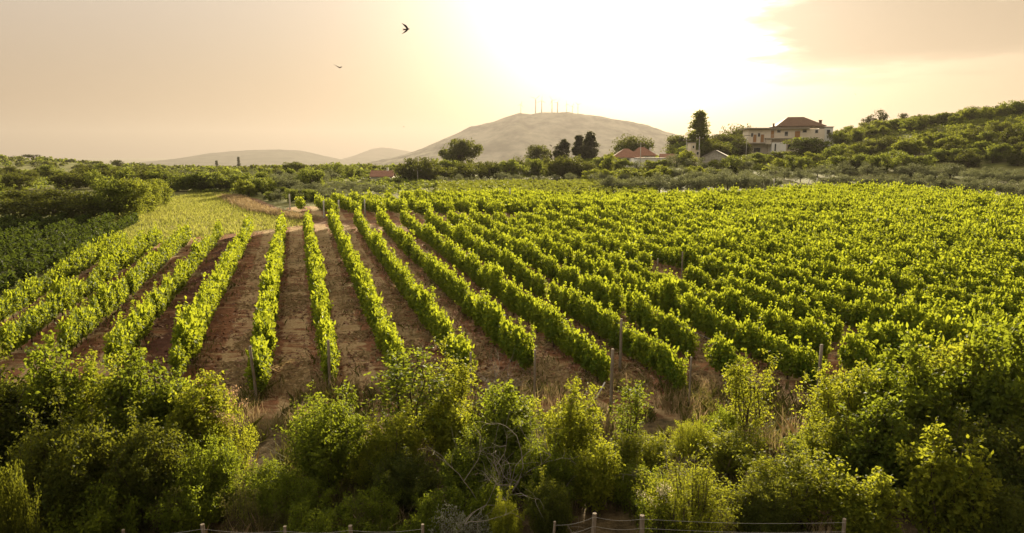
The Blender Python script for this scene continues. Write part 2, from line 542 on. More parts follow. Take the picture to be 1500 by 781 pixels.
# ------------------------------------------------------------------ ground
def build_ground():
    rng = np.random.default_rng(1)
    xs = np.concatenate([-np.geomspace(9000, 131, 46), np.arange(-130, 131, 1.0), np.geomspace(131, 9000, 46)])
    ys = np.concatenate([np.arange(-30, 10, 4.0), np.arange(10, 135, 0.8), np.arange(135, 300, 2.5), np.geomspace(300, 14000, 60)])
    X, Y = np.meshgrid(xs, ys)
    Z = terr(X, Y)
    nx, ny = len(xs), len(ys)
    i = np.arange(ny - 1)[:, None] * nx
    j = np.arange(nx - 1)[None, :]
    Q = np.stack([i + j, i + j + 1, i + nx + j + 1, i + nx + j], -1).reshape(-1, 4)
    # regions: soil of the vineyard, meadow, worn track, bare red strip
    Cc = X + 0.311 * Y
    soil = sstep(18.0, 19.5, Y) * (1 - sstep(66, 72, Y)) * sstep(-15.2, -14.2, Cc)
    soilcut = sstep(52.0, 53.5, Y - (Cc + 13.2) * 0.85) * (1 - sstep(-1.5, 0.5, Cc))
    # second block's left boundary
    e2 = X - np.interp(Y, E2Y, E2X)
    soil = soil * (1 - soilcut)
    soil = np.maximum(soil, sstep(-0.5, 1.0, e2) * sstep(66, 68, Y) * (1 - sstep(0.0, 5.0, Y - np.interp(750 + 1000 * X / np.maximum(Y, 1), [400, 560, 700, 900, 1100, 1200, 1300, 1400, 1500, 1560], [78, 85, 93, 88, 92, 104, 101, 93, 81, 76]))))
    lv = sstep(44, 47, Y) * (1 - sstep(66, 68, Y)) * (1 - sstep(-15.0, -14.0, Cc))
    meadow = soilcut * (1 - sstep(-2.0, 0.0, e2)) * sstep(-38, -34, X + 0.12 * Y) * (1 - sstep(96, 101, Y)) * (1 - lv)
    track = np.exp(-((e2 + 1.6) / 1.5) ** 2) * sstep(62, 67, Y) * (1 - sstep(92, 100, Y))
    hd = np.exp(-((Y - np.interp(Cc, [0, 8, 20, 60], [66, 67.5, 68.5, 68])) / 1.5) ** 2) * sstep(-3, 0, Cc) * (1 - sstep(9, 16, Cc))
    track = np.maximum(track, hd)
    red = sstep(-6.4, -5.9, Cc) * (1 - sstep(-5.0, -4.6, Cc)) * sstep(18, 19, Y) * (1 - sstep(56, 60, Y))
    rock = sstep(225, 245, Y) * sstep(120, 170, X) * (1 - sstep(300, 330, X))
    me = make_mesh('ground', np.stack([X, Y, Z], -1).reshape(-1, 3), [(Q, 0)], [], True)
    for nm, a in (('soil', soil), ('meadow', meadow), ('track', track), ('red', red), ('rock', rock)):
        at_ = me.attributes.new(nm, 'FLOAT', 'POINT')
        at_.data.foreach_set('value', a.astype(np.float32).ravel())
    m, t = new_mat('ground_soil_and_grass')
    pos = t.n('ShaderNodeNewGeometry').outputs['Position']

    def attr(n):
        nd = t.n('ShaderNodeAttribute', attribute_name=n)
        return nd.outputs['Fac']
    s = t.n('ShaderNodeSeparateXYZ')
    t.put(s.inputs[0], pos)
    x, y, z = s.outputs
    cc = t.math('ADD', x, t.math('MULTIPLY', y, 0.311))
    n1 = t.noise(pos, 0.35, 5, 0.6)
    n2 = t.noise(pos, 2.6, 6, 0.65)
    n3 = t.noise(pos, 11.0, 5, 0.7)
    n4 = t.noise(pos, 0.08, 3, 0.5)
    # stripes across the row coordinate (rows every 2.16 m)
    ph = t.math('FRACT', t.math('DIVIDE', t.math('SUBTRACT', t.math('ADD', cc, 200 * 2.25), 0.7), 2.25))
    mid = t.math('ABSOLUTE', t.math('SUBTRACT', ph, 0.5))          # 0 in the middle of the alley, .5 under the row
    # raked litter, streaks lying across the alley
    mp = t.n('ShaderNodeMapping')
    t.put(mp.inputs[0], pos)
    mp.inputs['Rotation'].default_value = (0, 0, -0.30)
    mp.inputs['Scale'].default_value = (0.9, 2.6, 2.0)
    strk = t.noise(mp.outputs[0], 1.0, 6, 0.7)
    redsoil = t.mix(t.mapr(n2, 0.3, 0.72), (0.14, 0.055, 0.026), (0.33, 0.155, 0.076))
    straw = t.mix(t.mapr(n3, 0.35, 0.7), (0.38, 0.26, 0.125), (0.56, 0.42, 0.23))
    sf = t.math('ADD', t.math('ADD', t.math('MULTIPLY', strk, 0.9), t.math('MULTIPLY', n1, 0.55)), t.math('MULTIPLY', t.mapr(mid, 0.06, 0.33), -0.16))
    rut = t.mapr(t.math('ABSOLUTE', t.math('SUBTRACT', mid, 0.19)), 0.0, 0.09, 0.10, 0.0)
    sf = t.math('ADD', sf, rut)
    sf = t.mapr(sf, 0.57, 0.72)
    soilc = t.mix(t.math('MULTIPLY', sf, 0.85), redsoil, straw)
    # weedy ground in the right-hand half
    weedc = t.mix(t.mapr(n2, 0.3, 0.7), (0.085, 0.075, 0.026), (0.21, 0.155, 0.075))
    wf = t.math('MULTIPLY', t.mapr(t.math('ADD', n1, t.mapr(cc, 5.0, 45.0, 0.0, 0.25)), 0.5, 0.72), 0.65)
    soilc = t.mix(wf, soilc, weedc)
    redc = t.mix(t.mapr(n2, 0.3, 0.7), (0.075, 0.03, 0.018), (0.14, 0.06, 0.036))
    soilc = t.mix(t.mapr(t.math('ADD', attr('red'), t.math('MULTIPLY', t.math('SUBTRACT', n1, 0.5), 0.5)), 0.35, 0.65), soilc, redc)
    scrub = t.mix(t.mapr(n1, 0.3, 0.7), (0.06, 0.072, 0.016), (0.18, 0.18, 0.05))
    scrub = t.mix(t.math('MULTIPLY', t.mapr(n4, 0.42, 0.68), 0.45), scrub, (0.19, 0.16, 0.07))
    mead = t.mix(t.mapr(n1, 0.3, 0.7), (0.15, 0.155, 0.025), (0.34, 0.28, 0.09))
    trk = t.mix(t.mapr(n2, 0.3, 0.7), (0.11, 0.052, 0.03), (0.22, 0.125, 0.07))
    rockc = t.mix(t.mapr(n2, 0.35, 0.6), (0.12, 0.12, 0.06), (0.36, 0.33, 0.27))

    def edge(n, k=0.7):
        return t.mapr(t.math('ADD', attr(n), t.math('MULTIPLY', t.math('SUBTRACT', t.math('ADD', t.math('MULTIPLY', n1, 0.5), t.math('MULTIPLY', n2, 0.5)), 0.5), k)), 0.38, 0.62)
    c = t.mix(edge('soil'), scrub, soilc)
    c = t.mix(edge('meadow'), c, mead)
    c = t.mix(edge('track'), c, trk)
    c = t.mix(t.math('MULTIPLY', edge('rock', 1.6), 0.6), c, rockc)
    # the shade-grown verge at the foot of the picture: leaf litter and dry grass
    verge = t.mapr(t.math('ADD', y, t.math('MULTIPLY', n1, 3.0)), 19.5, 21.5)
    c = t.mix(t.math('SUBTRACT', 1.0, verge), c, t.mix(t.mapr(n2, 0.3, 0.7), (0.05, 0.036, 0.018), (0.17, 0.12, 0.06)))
    p = t.n('ShaderNodeBsdfPrincipled')
    t.put(p.inputs['Base Color'], c)
    t.put(p.inputs['Roughness'], 0.95)
    t.put(p.inputs['Specular IOR Level'], 0.1)
    hh = t.math('ADD', t.math('MULTIPLY', n2, 0.7), t.math('ADD', t.math('MULTIPLY', n3, 0.3), t.math('MULTIPLY', strk, 0.4)))
    b = t.n('ShaderNodeBump')
    b.inputs['Strength'].default_value = 0.9
    b.inputs['Distance'].default_value = 0.28
    t.put(b.inputs['Height'], hh)
    t.t.links.new(b.outputs[0], p.inputs['Normal'])
    t.t.links.new(p.outputs[0], t.n('ShaderNodeOutputMaterial').inputs[0])
    me.materials.append(m)
    link('ground', me, kind='structure')


build_ground()


def build_mountain(name, prof, Y, depth, mat, zbase, seed, rough=1.0):
    """a hill whose skyline follows prof (photograph pixels) at distance Y"""
    pp = [at(px, py, Y) for px, py in prof]
    px_ = np.array([p[0] for p in pp])
    pz_ = np.array([p[2] for p in pp])
    xs = np.linspace(px_[0], px_[-1], 260)
    ys = np.linspace(Y - depth, Y + depth * 0.8, 80)
    X, YY = np.meshgrid(xs, ys)
    H = np.interp(X, px_, pz_) - zbase
    d = (YY - Y) / depth
    bump = np.clip(1 - np.abs(d), 0, 1) ** 1.15
    rav = (vnoise(X, YY * 0.35, depth * 0.16, seed) - 0.5) * 0.18 + (vnoise(X, YY * 0.6, depth * 0.07, seed + 1) - 0.5) * 0.12
    Z = zbase + H * bump * (1 + rav * np.clip(np.abs(d) * 3.0, 0, 1)) + (vnoise(X, YY, depth * 0.02, seed + 2) - 0.5) * H.max() * 0.022 * rough
    nx, ny = len(xs), len(ys)
    i = np.arange(ny - 1)[:, None] * nx
    j = np.arange(nx - 1)[None, :]
    Q = np.stack([i + j, i + j + 1, i + nx + j + 1, i + nx + j], -1).reshape(-1, 4)
    me = make_mesh(name, np.stack([X, YY, Z], -1).reshape(-1, 3), [(Q, 0)], [mat], True)
    link(name, me, kind='structure')
    return lambda x: float(np.interp(x, px_, pz_))


MY = 4000.0
mount_z = build_mountain('mountain', [(470, 250), (530, 240), (575, 231), (610, 221), (640, 208), (665, 197), (690, 185), (706, 182), (722, 178), (745, 170), (762, 165), (778, 168), (790, 165),
                                      (815, 164.5), (830, 164), (850, 166.5), (870, 169), (900, 174), (925, 178), (950, 184), (975, 192), (1000, 201), (1040, 216), (1090, 232), (1160, 250)], MY, 1500.0, M['mountain'], -90.0, 11)
build_mountain('hill', [(120, 250), (190, 242), (230, 236), (270, 231), (310, 224), (345, 221), (380, 219.5), (410, 219), (440, 220.5), (465, 226), (490, 232), (520, 240), (560, 250)], 6200.0, 1800.0, M['farhill'], -110.0, 21)
build_mountain('hill', [(430, 250), (490, 236), (520, 228), (545, 218), (558, 216), (575, 217.5), (600, 222), (640, 226), (700, 234), (760, 250)], 7600.0, 1500.0, M['farhill'], -110.0, 31)


def build_haze():
    mb = MB().box(-9500, 9500, -60, 12500, -140, 420)
    m, t = new_mat('evening_haze')
    pv = t.n('ShaderNodeVolumePrincipled')
    pv.inputs['Color'].default_value = (0.30, 0.275, 0.26, 1)
    pv.inputs['Density'].default_value = 0.00014
    pv.inputs['Anisotropy'].default_value = 0.35
    t.t.links.new(pv.outputs[0], t.n('ShaderNodeOutputMaterial').inputs['Volume'])
    o = mb.build('haze', m, kind='stuff')
    o.visible_shadow = True


build_haze()

# ------------------------------------------------------------------ plant prototypes
PROTO = {}


def proto_tree(key, seed, H, W, trunk_h, n_cl, per, leaf, mat, shape='round', cl_r=0.42, bark='bark', up=0.3, aspect=0.7, trunk_r=0.035, limbs=True):
    """trunk + crown meshes; crown is many leaf clumps in an uneven volume"""
    rng = np.random.default_rng(seed)
    cz = trunk_h + (H - trunk_h) * 0.5
    rz = (H - trunk_h) * 0.5
    C = []
    while len(C) < n_cl:
        p = rng.uniform(-1, 1, 3)
        r = np.linalg.norm(p[:2]) if shape in ('cone', 'spindle') else np.linalg.norm(p)
        if r > 1 or r < 0.35:
            continue
        if shape == 'round':
            q = p * np.array([W / 2, W / 2, rz])
        elif shape == 'umbrella':
            if p[2] < -0.35:
                continue
            q = p * np.array([W / 2, W / 2, rz])
        elif shape == 'cone':
            k = (1 - (p[2] + 1) / 2) ** 0.8 + 0.03
            q = np.array([p[0] * k * W / 2 * 1.25, p[1] * k * W / 2 * 1.25, p[2] * rz])
        elif shape == 'spindle':
            k = math.sin(math.pi * min(1, max(0, (p[2] + 1.15) / 2.25))) ** 0.7
            q = np.array([p[0] * k * W / 2 * 1.2, p[1] * k * W / 2 * 1.2, p[2] * rz])
        elif shape == 'oak':
            k = 1.0 + 0.35 * math.sin(3 * math.atan2(p[1], p[0]) + seed)
            q = p * np.array([W / 2 * k, W / 2 * k, rz])
            if rng.random() < 0.25 and p[2] < 0:
                continue
        else:
            q = p * np.array([W / 2, W / 2, rz])
        C.append(q + np.array([0, 0, cz]))
    C = np.array(C)
    rad = cl_r * min(W, H) * rng.uniform(0.55, 1.15, n_cl) * 0.5
    if shape in ('cone', 'spindle'):
        rad *= 0.8
    idx = np.repeat(np.arange(n_cl), per)
    G = nrm(rng.normal(size=(len(idx), 3))) * rng.uniform(0.25, 1.0, (len(idx), 1)) ** 0.6
    P = C[idx] + G * rad[idx][:, None] * np.array([1.15, 1.15, 0.85])
    P[:, 2] = np.maximum(P[:, 2], 0.02 * H)
    V, Q = leaf_cloud(P, leaf, rng, up, out=G * 0.9, aspect=aspect)
    crown = make_mesh(key + '_crown', V, [(Q, 0)], [M[mat]])
    items = []
    n = 6
    lean = rng.normal(size=2) * 0.04 * H
    tp = np.stack([np.linspace(0, lean[0], n), np.linspace(0, lean[1], n), np.linspace(-0.25, cz * 1.05, n)], 1)
    tr = np.linspace(1.25, 0.35, n) * trunk_r * H
    items.append((tp, tr))
    if limbs:
        for q in C[rng.permutation(n_cl)[:min(n_cl, 16)]]:
            a = tp[rng.integers(2, 5)]
            m_ = (a + q) / 2 + np.array([0, 0, -0.05 * H]) * rng.uniform(-1, 1)
            s = np.linspace(0, 1, n)[:, None]
            pth = a * (1 - s) ** 2 + 2 * m_ * s * (1 - s) + q * s ** 2
            items.append((pth, np.linspace(0.42, 0.08, n) * trunk_r * H))
    V, Q = tubes(items, 5)
    trunk = make_mesh(key + '_trunk', V, [(Q, 0)], [M[bark]], True)
    PROTO[key] = dict(parts=[('trunk', trunk), ('crown', crown)], H=H, W=W)


def proto_bush(key, seed, H, W, stems, twigs, leaves, leaf, mat, upright=0.6, aspect=0.55, bare=0.15, fill=0, bark='bark', droop=0.0, extra=None, up=0.35, single=False):
    """many-stemmed shrub: stems from one stool, twigs along them, leaves along the twigs"""
    rng = np.random.default_rng(seed)
    items, P, O = [], [], []
    n = 6
    s = np.linspace(0, 1, n)[:, None]
    for k in range(stems):
        an = rng.uniform(0, 2 * math.pi)
        rr = math.sqrt(rng.uniform(0.0, 1.0))
        out = rr * W / 2 * rng.uniform(0.75, 1.12)
        hh = H * (1 - (1 - upright) * rr ** 1.8) * rng.uniform(0.72, 1.08)
        b0 = np.array([math.cos(an), math.sin(an), 0]) * W * 0.10 * rng.uniform(0, 1)
        b0[2] = -0.15
        tip = np.array([math.cos(an) * out, math.sin(an) * out, hh])
        md = (b0 + tip) / 2 + np.array([math.cos(an) * out * 0.18, math.sin(an) * out * 0.18, H * 0.12 * rng.uniform(-0.5, 1)])
        pth = b0 * (1 - s) ** 2 + 2 * md * s * (1 - s) + tip * s ** 2
        pth[1:-1] += rng.normal(size=(n - 2, 3)) * 0.02 * H
        items.append((pth, np.linspace(0.008, 0.002, n) * H))
        for j in range(twigs):
            f = rng.uniform(bare, 1.0)
            ii = f * (n - 1)
            i0 = min(int(ii), n - 2)
            a = pth[i0] + (pth[i0 + 1] - pth[i0]) * (ii - i0)
            d = nrm(rng.normal(size=3) + np.array([math.cos(an) * 0.8, math.sin(an) * 0.8, 0.9 - droop]))
            L = H * 0.20 * rng.uniform(0.45, 1.15) * (1.15 - 0.55 * f)
            e = a + d * L
            e[2] = max(e[2], 0.02)
            if j % 4 == 0:
                tpth = a + (e - a) * s
                items.append((tpth, np.linspace(0.0022, 0.001, n) * H))
            q = rng.uniform(0.12, 1.04, leaves)
            pts = a + (e - a) * q[:, None] + rng.normal(size=(leaves, 3)) * leaf * 0.75
            P.append(pts)
            O.append(np.repeat(d[None, :] * 0.3, leaves, 0))
    if fill:
        g = nrm(rng.normal(size=(fill, 3))) * (rng.uniform(0.1, 1, (fill, 1)) ** 0.5) * 0.88
        cl = vnoise(g[:, 0] * 3 + seed, g[:, 1] * 3 + g[:, 2] * 2, 1.0, seed)
        g = g[cl > 0.38]
        P.append(g * np.array([W * 0.45, W * 0.45, H * 0.44]) + np.array([0, 0, H * 0.44]))
        O.append(g * 0.8)
    P = np.concatenate(P)
    O = np.concatenate(O)
    P[:, 2] = np.maximum(P[:, 2], 0.02)
    V, Q = leaf_cloud(P, leaf, rng, up, out=O, aspect=aspect)
    fol = make_mesh(key + '_foliage', V, [(Q, 0)], [M[mat]])
    V, Q = tubes(items, 4)
    br = make_mesh(key + '_branches', V, [(Q, 0)], [M[bark]], True)
    parts = [('branches', br), ('foliage', fol)]
    if extra:
        nm, em, cnt, sz = extra
        top = P[np.argsort(-(P[:, 2] / H + 0.35 * rng.random(len(P))))[:cnt * 6]]
        cs = top[rng.permutation(len(top))[:cnt]]
        pts = np.repeat(cs, 34, 0) + rng.normal(size=(cnt * 34, 3)) * np.array([0.09, 0.09, 0.06]) + np.array([0, 0, 0.06])
        V, Q = leaf_cloud(pts, sz, rng, 0.6, aspect=0.8)
        parts.append((nm, make_mesh(key + '_' + nm, V, [(Q, 0)], [M[em]])))
    PROTO[key] = dict(parts=parts, H=H, W=W)


def place(key, name, loc, rotz, sc, label, cat, group=None, parts=True):
    """a new thing: an Empty with copies of the prototype's parts"""
    pr = PROTO[key]
    e = bpy.data.objects.new(name, None)
    e.empty_display_size = 0.3
    COL.objects.link(e)
    e.location = loc
    e.rotation_euler = (0, 0, rotz)
    e.scale = sc if hasattr(sc, '__len__') else (sc, sc, sc)
    e['label'] = label
    e['category'] = cat
    if group:
        e['group'] = group
    for nm, me in pr['parts']:
        o = bpy.data.objects.new(nm, me)
        COL.objects.link(o)
        o.parent = e
    return e


ORD = ['zeroth', 'first', 'second', 'third', 'fourth', 'fifth', 'sixth', 'seventh', 'eighth', 'ninth', 'tenth', 'eleventh', 'twelfth', 'thirteenth', 'fourteenth', 'fifteenth',
       'sixteenth', 'seventeenth', 'eighteenth', 'nineteenth', 'twentieth']
TENS = {2: 'twenty', 3: 'thirty', 4: 'forty', 5: 'fifty', 6: 'sixty', 7: 'seventy', 8: 'eighty', 9: 'ninety'}


def ordn(n):
    if n <= 20:
        return ORD[n]
    if n % 10 == 0:
        return TENS[n // 10][:-1] + 'ieth'
    return TENS[n // 10] + '-' + ORD[n % 10]


# ------------------------------------------------------------------ grapevines
def vine_mesh(seed, n_shoot, per, leaf, fill, spread=0.54, n_spike=0, spike=0.2):
    """canopy of one vine, row along local Y, foot at the origin: leaves of the shoots, of the hedge body and upright shoot tips"""
    rng = np.random.default_rng(seed)
    P, O = [], []
    S = []
    for k in range(n_shoot):
        y0 = rng.uniform(-spread - 0.05, spread + 0.05)
        a = np.array([rng.normal() * 0.05, y0, 0.5 + rng.normal() * 0.05])
        sx = rng.choice([-1, 1])
        top = rng.uniform(0.95, 1.3) if rng.random() < 0.62 else rng.uniform(1.35, 1.9)
        b = np.array([sx * rng.uniform(0.0, 0.22), y0 + rng.normal() * 0.14, top])
        c = np.array([sx * rng.uniform(0.12, 0.33), y0 + rng.normal() * 0.1, 0.8])
        u = rng.uniform(0.05, 1.0, per)[:, None]
        q = a * (1 - u) ** 2 + 2 * c * u * (1 - u) + b * u ** 2
        P.append(q + rng.normal(size=(per, 3)) * np.array([0.06, 0.07, 0.06]) * (1.15 - 0.8 * u))
        O.append(np.concatenate([np.full((per, 1), sx * 0.7), rng.normal(size=(per, 1)) * 0.3, np.zeros((per, 1))], 1))
        S.append(b)
    f = np.stack([rng.uniform(-1, 1, fill), rng.uniform(-spread - 0.06, spread + 0.06, fill), rng.uniform(0.26, 1.26, fill)], 1)
    hz = rng.uniform(0.0, 6.28, 3)
    f[:, 2] = 0.26 + (f[:, 2] - 0.26) * (0.86 + 0.22 * np.sin(f[:, 1] * 5.0 + hz[0]))
    wd = 0.30 * np.sin(np.clip((f[:, 2] - 0.12) / 1.35, 0, 1) * math.pi) ** 0.6 * (0.85 + 0.35 * np.sin(f[:, 1] * 6.5 + f[:, 2] * 4.0 + hz[1]))
    f[:, 0] *= wd
    P.append(f)
    O.append(np.sign(f) * np.array([0.8, 0, 0]))
    P, O = np.concatenate(P), np.concatenate(O)
    V, Q = leaf_cloud(P, leaf, rng, 0.2, O, aspect=0.85)
    if n_spike:
        B = np.stack([rng.normal(size=n_spike) * 0.11, rng.uniform(-spread, spread, n_spike), rng.uniform(1.08, 1.36, n_spike)], 1)
        D = nrm(np.stack([rng.normal(size=n_spike) * 0.35, rng.normal(size=n_spike) * 0.35, np.ones(n_spike)], 1))
        L = (spike * rng.uniform(0.6, 1.5, n_spike))[:, None]
        Wv = nrm(np.cross(D, rng.normal(size=(n_spike, 3)))) * L * 0.2
        SV = np.stack([B, B + D * L * 0.3 + Wv, B + D * L * 0.65 + Wv * 0.75, B + D * L, B + D * L * 0.65 - Wv * 0.75, B + D * L * 0.3 - Wv], 1).reshape(-1, 3)
        V = np.concatenate([V, SV])
    return V, rng


VINE_VARS = []
for k in range(8):
    V, rng = vine_mesh(100 + k, 22, 26, 0.105, 1000, n_spike=80, spike=0.17)
    Q = np.arange(len(V)).reshape(-1, 6)
    canopy = make_mesh('vine_canopy', V, [(Q, 0)], [M['vine']])
    it = []
    n = 6
    bx, by = rng.normal() * 0.05, rng.normal() * 0.08
    it.append((np.stack([np.linspace(0, bx, n), np.linspace(0, by, n) + rng.normal(size=n) * 0.015, np.linspace(-0.15, 0.52, n)], 1), np.linspace(0.042, 0.026, n)))
    for sgn in (-1, 1):
        it.append((np.stack([np.linspace(bx, 0, n), by + np.linspace(0, sgn * 0.48, n), 0.52 + rng.normal(size=n) * 0.02], 1), np.linspace(0.024, 0.012, n)))
    for j in range(7):
        y0 = rng.uniform(-0.45, 0.45)
        sx = rng.uniform(-0.28, 0.28)
        it.append((np.stack([np.linspace(0, sx, n), np.linspace(y0, y0 + rng.normal() * 0.1, n), np.linspace(0.52, rng.uniform(1.0, 1.4), n)], 1), np.linspace(0.007, 0.003, n)))
    V, Q = tubes(it, 5)
    trunk = make_mesh('vine_trunk', V, [(Q, 0)], [M['vine_bark']], True)
    PROTO['vine%d' % k] = dict(parts=[('trunk', trunk), ('canopy', canopy)], H=1.8, W=1.0)

R2 = math.atan2(0.49, 1.0)
VD2 = np.array([-0.49, 1.0]) / math.hypot(0.49, 1.0)
R1 = math.atan2(0.311, 1.0)


def build_vines():
    rng = np.random.default_rng(7)
    sites = []                                     # x, y, rotation, row index, order in row, block
    for ri, c in enumerate(C_ROWS):
        y = Y_NEAR + rng.uniform(-0.3, 0.6)
        if c < -5:
            y = Y_NEAR + 0.8 + (-5 - c) * 0.35
        if -2 < c < -1:
            y = 20.9
        if -5 < c < -4:
            y = 22.4
        yend = headland(c)
        k = 0
        while y < yend:
            x = c - 0.311 * y
            p = proj(x, y, 1.2)
            k += 1
            gap = rng.random() < (0.02 if c < 9 else 0.03)
            # weak patch with missing vines
            if 955 < p[0] < 1008 and 392 < p[1] < 416 or 1025 < p[0] < 1060 and 305 < p[1] < 322:
                gap = True
            if -30 < p[0] < 1530 and not gap:
                sites.append((x + rng.normal() * 0.05, y, R1, ri, k, 1))
            y += 1.02 * 0.955
    # second block, its rows turned a little further
    nrm2 = np.array([VD2[1], -VD2[0]])
    for ri in range(-6, 60):
        c2 = ri * 2.15
        v = 40.0
        while v < 190:
            q = nrm2 * c2 + VD2 * v
            x, y = float(q[0]) + 14.0, float(q[1])
            v += 1.02
            cc = x + 0.311 * y
            if cc < 1.0 or y > far_edge(x, y):
                # the strip left of the near block's first row
                if not (-14 < cc <= 1.0 and y < far_edge(x, y)):
                    continue
            lo = float(np.interp(cc, [0, 8, 20, 60, 140], [69.5, 70.5, 70, 69, 68]))
            e2 = x - np.interp(y, E2Y, E2X)
            if y < lo or e2 < 0.8:
                continue
            p = proj(x, y, 3)
            if 1030 < p[0] < 1062 and 303 < p[1] < 320 or rng.random() < 0.05:
                continue
            if -30 < p[0] < 1530:
                sites.append((x, y, R2, ri, 0, 2))
    near = sorted([s for s in sites if s[5] == 1], key=lambda s: s[0] ** 2 + s[1] ** 2)[:300]
    nset = set(id(s) for s in near)
    rest = [s for s in sites if id(s) not in nset]
    # per row counting from the near end
    rows = {}
    for s in near:
        rows.setdefault(s[3], []).append(s)
    iL = len(C_LEFT) - 2                            # first row to the right of the bare strip
    for ri, ss in rows.items():
        ss.sort(key=lambda s: s[1])
        if ri >= iL:
            rt = '%s row right of the dark red strip' % ordn(ri - iL + 1)
        else:
            rt = '%s row left of the dark red strip' % ordn(iL - ri)
        for k, s in enumerate(ss):
            x, y, r = s[0], s[1], s[2]
            hs = 0.80 + 0.32 * float(vnoise(x, y, 5.0, 41)) + rng.normal() * 0.085
            lab = 'grapevine, %s from the near end, in the %s' % (ordn(k + 1), rt)
            place('vine%d' % rng.integers(8), 'grapevine', (x, y, T(x, y)), r + (math.pi if rng.random() < 0.5 else 0) + rng.normal() * 0.06,
                  (hs * rng.uniform(0.85, 1.12) * (0.78 if ri < iL else 1.0), 1.0, hs * (0.92 if ri < iL else 1.0)), lab, 'grapevine', 'grapevines in trellised rows')
    # the rest of the vineyard
    var, far = [], []
    for k in range(10):
        V, rg = vine_mesh(300 + k, 18, 16, 0.135, 460, n_spike=34, spike=0.22)
        var.append(V)
        V, rg = vine_mesh(400 + k, 14, 10, 0.17, 210, n_spike=24, spike=0.28)
        far.append(V)
    VV = []
    iL0 = len(C_LEFT) - 2
    for s in rest:
        V = var[rng.integers(10)]
        if s[1] > 52:
            V = far[rng.integers(10)]
        sc = (0.78 + 0.34 * float(vnoise(s[0], s[1], 5.0, 41)) + rng.normal() * 0.095) * (1.05 if s[5] == 2 else 1.0)
        a = s[2] + (math.pi if rng.random() < 0.5 else 0)
        ca, sa = math.cos(a), math.sin(a)
        X = V * np.array([sc * rng.uniform(0.85, 1.15) * (0.78 if s[5] == 1 and s[3] < iL0 else 1.0), 1.04, sc * (0.92 if s[5] == 1 and s[3] < iL0 else 1.0)])
        W_ = np.stack([X[:, 0] * ca - X[:, 1] * sa + s[0], X[:, 0] * sa + X[:, 1] * ca + s[1], X[:, 2] + T(s[0], s[1])], 1)
        VV.append(W_)
    V = np.concatenate(VV)
    me = make_mesh('vineyard_foliage', V, [(np.arange(len(V)).reshape(-1, 6), 0)], [M['vine']])
    link('vineyard_foliage', me, kind='stuff')
    print('VINES near', len(near), 'rest', len(rest), 'quads', len(V) // 4, 'max Y', max(s[1] for s in near))
    # low vines beside the left tree hedge, its shade put into their leaf colour
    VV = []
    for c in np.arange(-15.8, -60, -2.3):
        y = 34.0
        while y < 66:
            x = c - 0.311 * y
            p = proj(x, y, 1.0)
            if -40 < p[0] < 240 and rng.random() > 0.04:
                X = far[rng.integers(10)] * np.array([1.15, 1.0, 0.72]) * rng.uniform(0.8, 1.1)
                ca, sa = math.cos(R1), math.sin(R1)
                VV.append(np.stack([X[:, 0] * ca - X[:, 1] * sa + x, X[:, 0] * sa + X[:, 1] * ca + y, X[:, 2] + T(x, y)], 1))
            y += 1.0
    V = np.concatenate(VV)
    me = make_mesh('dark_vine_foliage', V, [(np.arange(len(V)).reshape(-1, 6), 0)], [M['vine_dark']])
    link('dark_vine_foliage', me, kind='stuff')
    # dark plot of low vines beyond the far edge in the middle
    VV = []
    for k in range(900):
        px, yy = rng.uniform(640, 960), rng.uniform(94, 128)
        x = (px - 750) / 1000 * yy
        X = far[rng.integers(10)] * np.array([1.25, 1.25, 0.7])
        VV.append(X + np.array([x, yy, T(x, yy)]))
    V = np.concatenate(VV)
    me = make_mesh('low_green_crop', V, [(np.arange(len(V)).reshape(-1, 6), 0)], [M['tree_light']])
    link('low_green_crop', me, kind='stuff')


build_vines()


# ------------------------------------------------------------------ vineyard posts and wires
def vine_post(px, pybase, h, lab, r=0.05, mat='post', lean=0.0, name='vine_post', grp='row end posts', wide=1.0):
    x, y = ground_hit(px, pybase)
    z = T(x, y)
    mb = MB()
    rg = random.Random(int(px))
    n = 5
    path = [(lean * h * k / (n - 1) + rg.uniform(-.008, .008), rg.uniform(-.008, .008), -0.3 + (h + 0.3) * k / (n - 1)) for k in range(n)]
    mb.tube(path, [r * wide * (1.05 - 0.05 * k) for k in range(n)], 7)
    o = mb.build(name, M[mat], None, True, label=lab, cat='post', group=grp)
    o.location = (x, y, z)
    return o


vine_post(377, 588, 1.75, 'weathered leaning wooden post at the row end above the bush with pinkish seed heads', lean=-0.07)
vine_post(484, 574, 1.7, 'upright wooden post at the row end behind the round foreground bush')
vine_post(895, 598, 1.85, 'tall brown wooden post with a bare white stake leaning beside it', r=0.055)
vine_post(908, 545, 1.9, 'grey wooden post standing in the gap between two near rows', r=0.055)
vine_post(1009, 598, 1.6, 'thin wooden post among weeds at a row end before the feathery sapling', r=0.035)
vine_post(1197, 592, 1.9, 'tall wooden post at the row end beside the big yellow bushes', r=0.055)
vine_post(783, 592, 1.7, 'thin grey post at the row end behind the bare dead branches', r=0.04)
vine_post(690, 585, 1.5, 'thin wooden post hidden among seed heads behind the slender sapling', r=0.04)
vine_post(998, 412, 1.7, 'slim wooden post standing in the gap of missing vines', r=0.045)
vine_post(962, 418, 1.5, 'short wooden post with wires in the gap of missing vines', r=0.045)
stk = MB().tube([(0, 0, -0.02), (0.34, 0.05, 0.62)], [0.028, 0.022], 6)
sx, sy = ground_hit(870, 590)
o = stk.build('stake', M['concrete'], None, True, label='pale bare stake leaning over beside the tall brown post', cat='stake')
o.location = (sx, sy, T(sx, sy))
